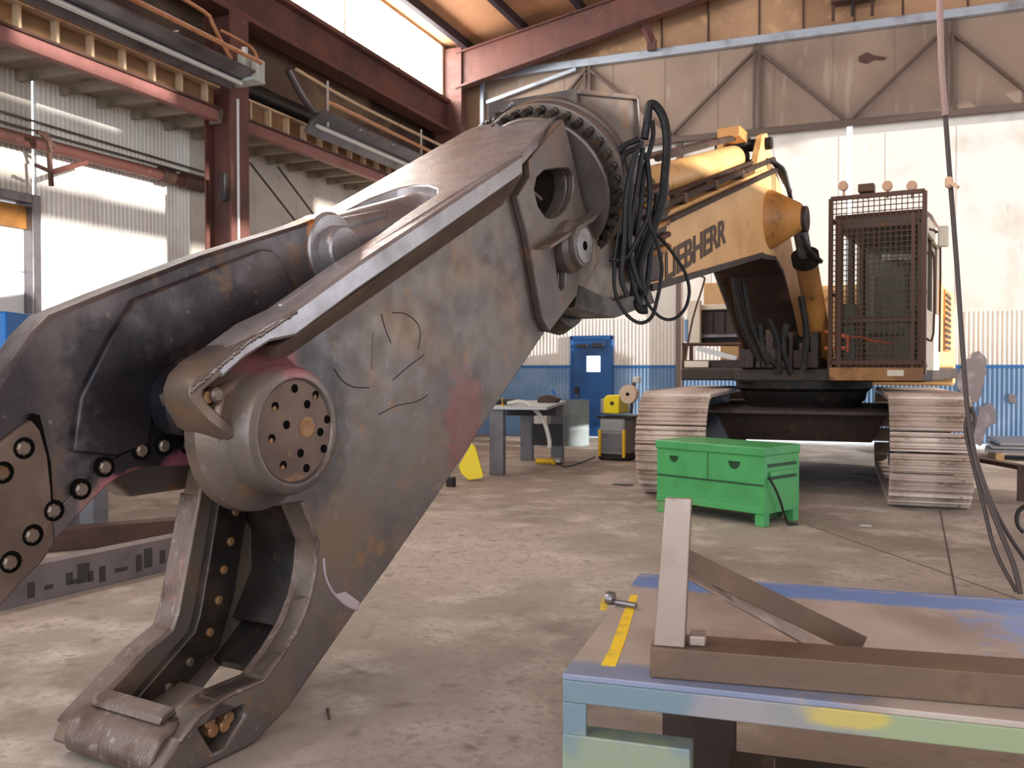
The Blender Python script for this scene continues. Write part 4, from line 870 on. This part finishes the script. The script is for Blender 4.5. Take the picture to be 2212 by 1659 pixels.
# ---- green job box
g0, g1, g2 = Fl(1419,1105), Fl(1650,1139.6), Fl(1728,1125)
gx = (g1-g0); gl = gx.length; ga = math.atan2(gx.y, gx.x); gd = .62; gh = .76
jb = empty('job_box', g0, ga, 'green steel job-site tool box on the floor in front of the excavator', 'tool box')
cx_ = gl/2
def half(cx, cz, r):
    return [(cx-r, cz)] + [(cx+r*math.cos(math.pi+math.pi*k/8), cz+1.15*r*math.sin(math.pi+math.pi*k/8)) for k in range(1, 8)] + [(cx+r, cz)]
rec = [half(gl*.17, .60, .06), half(gl*.74, .60, .07)]
mb = MB(); mb.prism([(.0,.12),(gl,.12),(gl,.67),(0,.67)], 0, .02, holes=rec); mb.box(0,.02,.02,gd,.12,.67); mb.box(gl-.02,gl,.02,gd,.12,.67); mb.box(.02,gl-.02,gd-.02,gd,.12,.67); mb.box(.02,gl-.02,.02,gd-.02,.12,.14)
bd = mb.build('body', 'green', jb)
for h_ in rec: MB().prism(h_, .021, .05).build('handle_pocket', 'green_dark', jb)
MB().box(-.012, gl+.012, -.02, gd+.012, .665, .755).build('lid', 'green', jb, .015)
MB().box(.0, gl-.005, -.008, 0, .385, .40).build('front_seam', 'green_dark', jb); MB().box(gl*.5-.004, gl*.5+.004, -.003, 0, .40, .66).build('front_seam', 'green_dark', jb)
MB().box(0, gl, -.012, .0, .12, .18).build('skirt', 'green', jb, .006)
for x in (.0, gl-.1):
    for y in (.0, gd-.1): MB().prism([(x,.0),(x+.1,.0),(x+.1,.13),(x,.13)], y, y+.1).build('foot', 'green', jb, .006)
for x in (.12, gl-.2): MB().box(x, x+.08, .1, gd-.1, .03, .12).build('skid', 'green_dark', jb)
for z in (.44, .56): MB().box(gl, gl+.008, .06, gd-.06, z, z+.03).build('side_slot', 'green_dark', jb)
MB().box(gl, gl+.03, .08, gd-.08, .47, .52).build('side_handle', 'green', jb, .01)
def L2W(e, p): return Matrix.Translation(e.location) @ Euler(e.rotation_euler).to_matrix().to_4x4() @ Vector(p)
mb = MB(); mb.tube([L2W(jb,(gl+.03,.05,.46)), L2W(jb,(gl+.05,.16,.3)), L2W(jb,(gl+.05,.3,.06)), L2W(jb,(gl+.06,.33,.015)), L2W(jb,(gl+.14,.35,.012)), L2W(jb,(gl+.1,.25,.012))], .012)
thing1(mb, 'loose_flex', 'wire', 'short dark cord hanging down the right side of the green tool box', 'cord', smooth=True)
# ---- steel work table in the right foreground
t0, t1 = Fl(1215,1455,.75), Fl(2212,1560,.75)
tx = (t1-t0); ta = math.atan2(tx.y, tx.x)
wt = empty('work_table', (t0.x, t0.y, 0), ta, 'paint-splashed steel work table in the right foreground', 'table')
tl_, td_ = 2.6, 1.12
MB().box(0, tl_, 0, td_, .735, .75).build('table_top', 'table_top', wt, .003)
fb = MB(); fb.box(0, tl_, .0, .012, .68, .735); fb.build('front_rail', 'table_paint', wt, .003)
MB().box(0, .06, .0, .012, .6, .68).build('corner_post', 'table_paint', wt, .003); MB().box(0, .012, .012, .07, .52, .735).build('corner_post', 'table_paint', wt)
MB().box(0, .31, -.002, .07, .0, .602).build('leg_block', 'table_paint', wt, .004)
MB().box(2.1, 2.4, .0, .07, .0, .68).build('leg_block', 'table_paint', wt, .004)
MB().box(0.1, .35, td_-.1, td_-.03, .0, .735).build('leg_block', 'underside', wt, .004); MB().box(2.1, 2.35, td_-.1, td_-.03, .0, .735).build('leg_block', 'mill', wt, .004)  # back left leg coloured dark for the shade under the table
MB().box(.012, .024, .07, td_, .66, .735).build('side_rail', 'table_paint', wt)
MB().box(0.0, tl_, td_, td_+.012, .66, .75).build('back_rail', 'blue_mark', wt)
for k in range(4): MB().bar((.1+.55*k,.1,.69), (.3+.55*k,td_-.1,.69), .05, .08).build('cross_member', 'mill', wt)
MB().box(.34, 2.1, .16, .9, .2, .24).build('lower_shelf', 'underside', wt, .005)
MB().prism([(.07,.10),(.03,.45),(.0+.1,.62),(.16,.62),(.11,.45),(.14,.1)], .7502, .7512, m=lambda a, b, w: (a, b, w)).build('paint_stripe', 'yellow_mark', wt)
def onT(px, py):     # pixel to table-top coordinates
    p = Fl(px, py, .75); d = p - Vector((t0.x, t0.y, 0)); return (d.x*math.cos(ta)+d.y*math.sin(ta), -d.x*math.sin(ta)+d.y*math.cos(ta))
for c in list(wt.children):
    if c.name.startswith('paint_stripe'): bpy.data.objects.remove(c)
for pts in (((1362,1286),(1378,1286),(1368,1325),(1352,1380),(1330,1440),(1298,1438),(1318,1400),(1340,1340)), ((1300,1293),(1316,1293),(1310,1318),(1295,1318))):
    MB().prism([onT(*p) for p in pts], .7502, .7512, m=lambda a, b, w: (a, b, w)).build('paint_stripe', 'yellow_mark', wt)
# offcuts on the lower shelf
for k, (x, y, w_, hh, lab) in enumerate(((.45,.2,.5,.12,'dark steel offcut lying under the work table, left of the others'),(1.05,.24,.6,.1,'dark steel offcut lying under the work table, in the middle'),(1.6,.2,.4,.16,'dark steel offcut lying under the work table, at the right'))):
    mb = MB(); mb.prism([(0,0),(w_,0),(w_,hh*.3),(.04,hh*.3),(.04,hh),(0,hh)], 0, .4); o = mb.build('steel_offcut', 'mill', bevel=.003); o.location = L2W(wt,(x,y,.24)); o.rotation_euler = (0,0,ta+.05*k); tag(o, lab, 'steel offcut', 'offcuts under the work table')
# ---- welded bracket on the table: base angle, upright, diagonal
a0 = onT(1404,1465); zb_ = .751
ws = empty('welded_bracket', L2W(wt,(a0[0],a0[1],.7515)), ta-.0, 'rusty welded steel bracket with upright and diagonal lying on the work table', 'bracket')
b1 = Vector(onT(2212,1533)); b0 = Vector(a0); bdir = (b1-b0).normalized(); ang = math.atan2(bdir.y, bdir.x); ws.rotation_euler = (0,0,ta+ang)
MB().prism([(0,0),(.012,0),(.012,.062),(.13,.062),(.13,.074),(0,.074)], 0, 1.5, m=lambda a, b, w: (w, a, b)).build('base_angle', 'mill', ws, .003)
MB().hexa_([(.006,.012,.074),(.082,.012,.074),(.082,.026,.074),(.006,.026,.074),(.034,.012,.435),(.096,.012,.435),(.096,.026,.435),(.034,.026,.435)]).build('upright', 'bare', ws, .003)
MB().hexa_([(.07,.026,.074),(.082,.026,.074),(.082,.06,.074),(.07,.06,.074),(.084,.026,.43),(.096,.026,.43),(.096,.06,.43),(.084,.06,.43)]).build('upright', 'mill', ws)
def wl(p): q = p-Vector(ws.location); a = ws.rotation_euler.z; return Vector((q.x*math.cos(a)+q.y*math.sin(a), -q.x*math.sin(a)+q.y*math.cos(a), q.z))
d1a, d1b = wl(P(1480,1209,2.31)), wl(Fl(1862,1396,.775)); MB().bar(d1a, d1b, .012, .055).build('diagonal_flange', 'mill', ws, .002)
d2a, d2b = wl(P(1480,1233,2.29)), wl(Fl(1760,1392,.762)); MB().bar(d2a, d2b, .05, .006, (0,-.55,.84)).build('diagonal_web', 'bare', ws, .002)
MB().box(.09, .13, .03, .09, .0745, .1).build('cleat', 'bare', ws, .004)
# small shackle on the table
p = onT(1325,1309); mb = MB(); mb.cyl((0,0,.012), (.08,-.01,.012), .009); mb.lathe([(.02,-.012),(.022,0),(.02,.012)], (-.01,0,.022), (1,0,0), 16); o = mb.build('bolt_stub', 'galv'); o.location = L2W(wt,(p[0],p[1],.7515)); o.rotation_euler=(0,0,ta-.2)
tag(o, 'short steel rod with a collar lying at the far left corner of the work table', 'rod')
# ---- pendant cables
def cable(pts, r, m, label, smooth=4):
    mb = MB(); mb.tube(pts, r, 8, smooth); return thing1(mb, 'hanging_cable', m, label, 'cable', smooth=True)
hc = [(2030,-60,4.2),(2033,120,4.2),(2043,260,4.2),(2053,395,4.2),(2066,560,4.2),(2080,760,4.1),(2092,900,4.0),(2112,1010,3.9),(2150,1120,3.8),(2190,1220,3.7),(2204,1282,3.65)]
mb = MB(); pts = [P(*q) for q in hc]; mb.tube(pts, .011, 8, 4)
hcE = empty('hanging_cable', pts[-1], 0, 'long dark pendant cable with a tape knot hanging at the right', 'cable'); mb.off(pts[-1]); mb.build('cable_run', 'rope', hcE, smooth=True)
mb = MB(); mb.tube([P(2029,-70,4.19), P(2033,120,4.19), P(2042,250,4.19)], .014); mb.off(pts[-1]); mb.build('sleeve', 'rope_pale', hcE, smooth=True)
mb = MB(); mb.lathe([(.011,-.025),(.018,-.015),(.018,.015),(.011,.025)], P(2050,394,4.19), (0,0,1), 12); mb.bar(P(2050,392,4.18), P(2070,405,4.15), .018, .014); mb.off(pts[-1]); mb.build('tape_knot', 'tape', hcE)
cable([P(2094,890,4.05), P(2086,930,4.02), P(2104,1010,3.95), P(2122,1080,3.9), P(2150,1190,3.8), P(2196,1278,3.7)], .009, 'rope', 'thinner left strand looping beside the long pendant cable')
cable([P(2098,880,4.0), P(2106,905,4.0), P(2100,945,3.98), P(2112,1000,3.95), P(2140,1080,3.9), P(2175,1150,3.9), P(2230,1230,3.9)], .009, 'rope', 'thin strand running out of frame right beside the pendant cable')
# ---- back of the shop: bench, drum, welder, small tools
wb_ = empty('work_bench', Fl(1075,1025), math.radians(12.5), 'grey steel work bench with thick legs before the blue door', 'bench')
MB().box(-.1, .72, -.15, 2.3, .92, .965).build('bench_top', 'bench_top', wb_, .006)
for x, y in ((-.1,0),(-.0,2.1),(.5,2.1)): MB().box(x-.0, x+.2, y-.1, y+.1, 0, .92).build('leg', 'bench_grey', wb_, .01)
MB().box(-.05, .7, 1.0, 1.04, .78, .92).build('apron', 'wire', wb_); MB().box(.2, .7, 1.95, 1.99, .25, .6).build('brace', 'wire', wb_)
p = P(1096, 872, 12.9); mb = MB(); mb.tube([p, p+Vector((.25,.05,.02)), p+Vector((.5,.08,-.2)), p+Vector((.6,.1,-.5)), p+Vector((.6,.1,-.62))], .03, 10); thing1(mb, 'bent_hose', 'white_thing', 'pale bent hose draped over the edge of the work bench', 'hose', smooth=True)
o = MB().box(-.14,.14,-.1,.1,0,.08).build('tool_tray', 'wire', bevel=.02); o.location = L2W(wb_, (-.0,.6,.966)); tag(o, 'low dark tray lying at the left on the work bench', 'tray')
o = MB().prism([(0,0),(.3,0),(.34,.06),(.2,.12),(.02,.09)], 0, .2).build('grinder_head', 'brown_steel', bevel=.01); o.location = L2W(wb_, (.36,1.4,.966)); tag(o, 'small brown tool lying at the right on the work bench', 'tool')
mb = MB(); mb.cyl((0,0,0),(0,0,.12),.006,8); mb.lathe([(.03,0),(.03,.015)],(0,0,0),(0,0,1),12); o = mb.build('thin_post', 'yel2'); o.location = L2W(wb_,(.05,.1,.966)); tag(o, 'thin yellow rod standing on the near corner of the work bench', 'rod')
p = Fl(1242, 962); dr_ = empty('steel_drum', p, 0, 'grey-green steel drum standing right of the work bench', 'drum')
MB().lathe([(.27,0),(.28,.02),(.27,.04),(.27,.29),(.28,.31),(.27,.33),(.27,.58),(.28,.6),(.27,.62),(.27,.86),(.28,.88),(.26,.88),(.26,.86)], (0,0,0), (0,0,1), 36).build('shell', 'drum', dr_, smooth=True)
MB().lathe([(.26,.84),(.26,.85)], (0,0,0), (0,0,1), 36).build('lid', 'bench_top', dr_)
p = Fl(1168, 962); thing1(MB().box(p.x-.24,p.x+.2,p.y-.2,p.y+.2,0,.62), 'storage_bin', 'white_thing', 'off-white bin under the far end of the work bench', 'bin', bevel=.02)
p = Fl(1204, 965); thing1(MB().box(p.x-.08,p.x+.08,p.y-.08,p.y+.08,0,.84), 'steel_post', 'brown_steel', 'short dark brown post between the white bin and the drum', 'post', bevel=.01)
a, b = P(1192,842,17.0), P(1212,872,17.0); mb = MB(); mb.bar(a, b, .06, .05); mb.bar(b, Vector((b.x,b.y,.0)), .04, .04); thing1(mb, 'blue_bar', 'blue_thing', 'bright blue bar leaning above the dark brown post', 'bar')
p = Fl(1268, 958); mb = MB(); mb.prism([(-.16,0),(.06,0),(.06,.34),(.02,.34)], -.02, .02, m=lambda a, b, w: (p.x+a, p.y-.5+w, b)); thing1(mb, 'yellow_wedge', 'yel2', 'small yellow triangular plate leaning at the right foot of the drum', 'plate')
p = Fl(1322, 995); we = empty('welding_machine', p, math.radians(-10), 'grey and yellow welding power source with wire feeder before the blue wall', 'welder')
MB().box(-.22,.22,0,.7,.1,.68).build('cabinet', 'weld_grey', we, .02)
for x in (-.24,.19): MB().box(x,x+.05,-.03,.02,.06,.5).build('corner_post', 'yel2', we, .01)
MB().box(-.24,.24,-.02,.72,.03,.1).build('cart_base', 'wire', we); MB().box(-.19,.19,-.012,0,.48,.64).build('control_panel', 'bench_top', we, .005); MB().box(-.18,.18,-.01,0,.14,.44).build('vent_panel', 'bench_grey', we)
for x in (-.2,.2): MB().lathe([(.07,-.03),(.07,.03)], (x,.05,.07), (1,0,0), 16).build('wheel', 'wire', we)
MB().box(-.28,.3,.0,.6,.68,.72).build('shelf', 'wire', we)
fd = MB().prism([(-.16,.76),(.12,.76),(.12,1.06),(-.1,1.06),(-.16,1.0)], .0, .4).build('wire_feeder', 'yel', we, .02)
MB().box(-.22,-.15,.02,.38,.76,1.0).build('feeder_side', 'weld_grey', fd, .01); MB().lathe([(.03,-.02),(.03,0)], (0,0,.93), (0,1,0), 16).build('knob', 'wire', fd)
rl = MB().lathe([(.15,0),(.15,.012),(.05,.014),(.05,.09),(.15,.092),(.15,.104)], (.25,.05,1.08), (0,1,0), 32).build('wire_reel', 'wire_spool', we, smooth=True); MB().lathe([(.028,-.01),(.028,.0)], (.25,.05,1.08), (0,1,0), 16).build('reel_bore', 'hole', rl)
MB().bar((.24,.2,.76), (.3,.2,1.3), .04, .04).build('reel_arm', 'brown_steel', we); MB().box(.28,.4,.16,.26,1.26,1.36).build('arm_head', 'white_thing', we, .02)
p = Fl(1368, 992)+Vector((.16,.4,0)); thing1(MB().box(p.x-.14,p.x+.22,p.y-.2,p.y+.2,0,.74), 'cardboard_box', 'card', 'tall brown cardboard box behind the welder, beside the left track', 'box', bevel=.01)
p = Fl(1185, 1003); ag = empty('angle_grinder', p, .2, 'yellow angle grinder lying on the floor right of the work bench', 'grinder')
MB().lathe([(.035,0),(.045,.03),(.04,.2),(.05,.26),(.045,.28)], (-.2,0,.05), (1,0,0), 16).build('body', 'yel2', ag, smooth=True); MB().lathe([(.05,0),(.05,.07),(.04,.09)], (.1,0,.05), (1,0,.0), 16).build('gear_head', 'galv_light', ag, smooth=True)
MB().lathe([(.06,0),(.06,.015)], (.17,0,.015), (0,0,1), 20).build('guard', 'wire', ag); MB().cyl((.12,0,.045),(.1,-.13,.03),.022).build('side_handle', 'yel2', ag, smooth=True)
mb = MB(); q = [p+Vector((.2,.0,.012)), Fl(1222,1010)+Vector((0,0,.01)), Fl(1262,998)+Vector((0,0,.01)), Fl(1285,988)+Vector((0,0,.01))]; mb.tube(q, .009); thing1(mb, 'power_cord', 'wire', 'dark power cord on the floor from the grinder to the welder', 'cord', smooth=True)
# yellow plate near the shear
p = Fl(1015, 1038); d = 11.95
pts = [(1018,960),(1026,968),(1044,1028),(1040,1034),(1012,1038),(996,1024),(990,1008)]
q = [P(a, b, d)-p for a, b in pts]
mb = MB(); mb.prism([(v.dot(RV), max(v.z, .002)) for v in q], -.05, .05, m=lambda a, b, w: p+RV*a+FH*(w+b*.2)+UP*b); thing1(mb, 'yellow_plate', 'yel', 'bright yellow pointed block on the floor beside the shear body', 'block', bevel=.006)
p = Fl(972, 1052); thing1(MB().box(p.x-.06,p.x+.04,p.y,p.y+.1,0,.12), 'dark_block', 'wire', 'small dark block on the floor left of the yellow pointed block', 'block', bevel=.01)
# long primed beam on the floor at the far left, with dark slots
a, b = Fl(0,1320), Fl(361,1233); d = (b-a).normalized(); a = a-d*.9; b = b+d*.9; L_ = (b-a).length
lb = empty('slotted_beam', a, math.atan2(d.y, d.x), 'long grey slotted steel beam on the floor at the far left', 'beam')
MB().prism([(0,0),(.18,0),(.18,.02),(.02,.02),(.02,.22),(.14,.22),(.14,.24),(0,.24)], 0, L_, m=lambda a, b, w: (w, a, b)).build('channel', 'rail', lb, .004)
for px, py, w_, h_ in ((67,1275,.05,.1),(150,1250,.05,.08),(180,1238,.09,.13),(196,1245,.04,.07),(221,1240,.05,.11),(165,1255,.09,.03),(262,1230,.1,.03),(300,1216,.05,.12),(320,1205,.07,.14),(351,1203,.05,.1),(105,1268,.06,.03)):
    r0 = ray(px, py); nn = Vector((-d.y, d.x, 0)); t = (a-CAM).dot(nn)/r0.dot(nn); q = CAM+r0*t-a; u = q.dot(d); MB().box(u-w_/2, u+w_/2, -.002, .0, max(.01,q.z-h_/2), min(.23,q.z+h_/2)).build('slot', 'mark_dark', lb)
# dark beam and stand behind it
a, b = Fl(-60,1205), Fl(420,1160); d = (b-a).normalized(); mb = MB(); n_ = Vector((-d.y,d.x,0))
mb.bar(a+Vector((0,0,.09)), b+Vector((0,0,.09)), .2, .18); thing1(mb, 'dark_beam', 'brown_steel', 'dark brown beam lying behind the grey slotted beam', 'beam', bevel=.01)
p = Fl(203, 1142); mb = MB(); mb.box(p.x-.09,p.x+.09,p.y-.09,p.y+.09,0,.75); mb.box(p.x-.45,p.x+.3,p.y-.1,p.y+.1,.75,.82); mb.box(p.x-.42,p.x-.26,p.y-.09,p.y+.09,0,.75); thing1(mb, 'trestle', 'bench_grey', 'grey steel trestle standing behind the dark beam at the left', 'trestle', bevel=.01)
p = Fl(330, 1035); mb = MB(); mb.cyl((p.x-.6,p.y,.07),(p.x+.35,p.y+.1,.07),.07,20); thing1(mb, 'round_bar', 'plate', 'short grey round bar lying behind the lower jaw', 'bar', smooth=True)
# blue cabinet at the left wall
p = P(18, 700, 8.4); bcb = empty('blue_cabinet', (p.x, p.y, 0), YAW, 'bright blue cabinet with a black tube handle at the left edge', 'cabinet')
ht = P(18, 676, 8.4).z; MB().box(-.55,.12,-.25,.25,.1,ht).build('body', 'blue_thing', bcb, .02); MB().box(-.5,.08,-.22,.22,0,.1).build('plinth', 'wire', bcb)
MB().tube([(-.3,-.27,ht-.1),(-.3,-.27,ht+.1),(-.25,-.27,ht+.14),(-.1,-.27,ht+.14),(-.05,-.27,ht+.1),(-.05,-.27,ht-.35)], .018).build('handle', 'wire', bcb, smooth=True)
# right rear: plates, timber, stand
p = Fl(2165, 1000); pl = None
for k, lab in enumerate(('grey steel sheet at the bottom of the stack by the right rear wall', 'grey steel sheet in the middle of the stack by the right rear wall', 'grey steel sheet on top of the stack by the right rear wall')):
    o = MB().prism([(-.5,-.4),(.9,-.5),(1.0,.5),(-.4,.55)], 0, .05, m=lambda a, b, w: (a, b, w)).build('steel_sheet', 'plate', bevel=.004); o.location = (p.x+.3+.06*k, p.y+.9, .12+.07*k); o.rotation_euler = (.02*k,.0,.1*k); tag(o, lab, 'sheet', 'steel sheets by the right rear wall')
for k, dx in enumerate((-.3, .6)):
    o = MB().box(-.06,.06,-.6,.6,0,.12).build('timber', 'wood', bevel=.005); o.location = (p.x+.3+dx, p.y+.9, 0); tag(o, ('left' if k == 0 else 'right')+' timber under the stack of grey sheets by the right rear wall', 'timber', 'timbers under the sheets')
p = Fl(2206, 1082); mb = MB(); mb.box(p.x-.04,p.x+.04,p.y-.04,p.y+.04,0,.4); mb.bar(Vector((p.x,p.y,.38)), Vector((p.x-.65,p.y+.9,.42)), .12, .05); mb.bar(Vector((p.x,p.y,.38)), Vector((p.x+.8,p.y+.1,.4)), .1, .05); mb.box(p.x-.65-.03,p.x-.65+.03,p.y+.87,p.y+.93,0,.4); mb.box(p.x+.74,p.x+.8,p.y+.05,p.y+.12,0,.4)
thing1(mb, 'steel_stand', 'brown_steel', 'low dark brown steel stand at the right edge behind the cables', 'stand')
p = Fl(2206, 1152); mb = MB(); mb.tube([p+Vector((.02,0,.012)), p+Vector((-.03,0,.08)), p+Vector((-.02,.02,.2)), p+Vector((.08,.02,.26)), p+Vector((.16,0,.2))], .02); thing1(mb, 'lifting_hook', 'wire', 'dark curved hook on the floor at the right edge of the picture', 'hook', smooth=True)
# litter
p = Fl(1869, 1136); thing1(MB().prism([(-.05,-.03),(.05,-.04),(.06,.03),(-.03,.05)], 0.001, .006, m=lambda a, b, w: (p.x+a, p.y+b, w)), 'paper_scrap', 'white_thing', 'small white paper scrap on the floor right of the green tool box', 'scrap')
p = Fl(712, 1545); mb = MB(); mb.cyl((p.x-.03,p.y+.03,.006),(p.x+.03,p.y-.05,.006),.005,8); mb.cyl((p.x-.035,p.y+.037,.008),(p.x-.025,p.y+.023,.008),.008,8); thing1(mb, 'loose_bolt', 'brown_steel', 'small rusty bolt on the floor right of the shear tip', 'bolt')
p = Fl(1344, 1048); thing1(MB().prism([(-.12,-.03),(.05,-.05),(.14,.02),(-.04,.05)], 0.001, .012, m=lambda a, b, w: (p.x+a, p.y+b, w)), 'dark_scrap', 'wire', 'dark scrap on the floor left of the left track', 'scrap')

# ================================================================== CAMERA, LIGHT
cd = bpy.data.cameras.new('camera'); co = bpy.data.objects.new('camera', cd); COL.objects.link(co)
cd.sensor_width = 36; cd.lens = 36*FPX/2212; cd.clip_start = .05; cd.clip_end = 200
co.matrix_world = Matrix(((RV.x,UV.x,-FV.x,CAM.x),(RV.y,UV.y,-FV.y,CAM.y),(RV.z,UV.z,-FV.z,CAM.z),(0,0,0,1)))
cd.dof.use_dof = True; cd.dof.focus_distance = 3.6; cd.dof.aperture_fstop = 5.0
SC.camera = co
wd = bpy.data.worlds.new('world'); SC.world = wd; wd.use_nodes = True
bg = wd.node_tree.nodes['Background']; bg.inputs[0].default_value = (.86,.93,1,1); bg.inputs[1].default_value = 1.6
sl = bpy.data.lights.new('sun', 'SUN'); so = bpy.data.objects.new('sun', sl); COL.objects.link(so)
sl.energy = 4.5; sl.angle = math.radians(.6); sl.color = (1,.95,.88)
so.rotation_euler = Vector((-1, DY, -TE)).to_track_quat('-Z', 'Y').to_euler()
SC.view_settings.view_transform = 'Standard'; SC.view_settings.look = 'None'; SC.view_settings.gamma = 1; SC.view_settings.use_curve_mapping = False
SC.view_settings.exposure = 1.0
SC.cycles.use_denoising = True
SC.cycles.max_bounces = 8; SC.cycles.diffuse_bounces = 5; SC.cycles.sample_clamp_indirect = 8
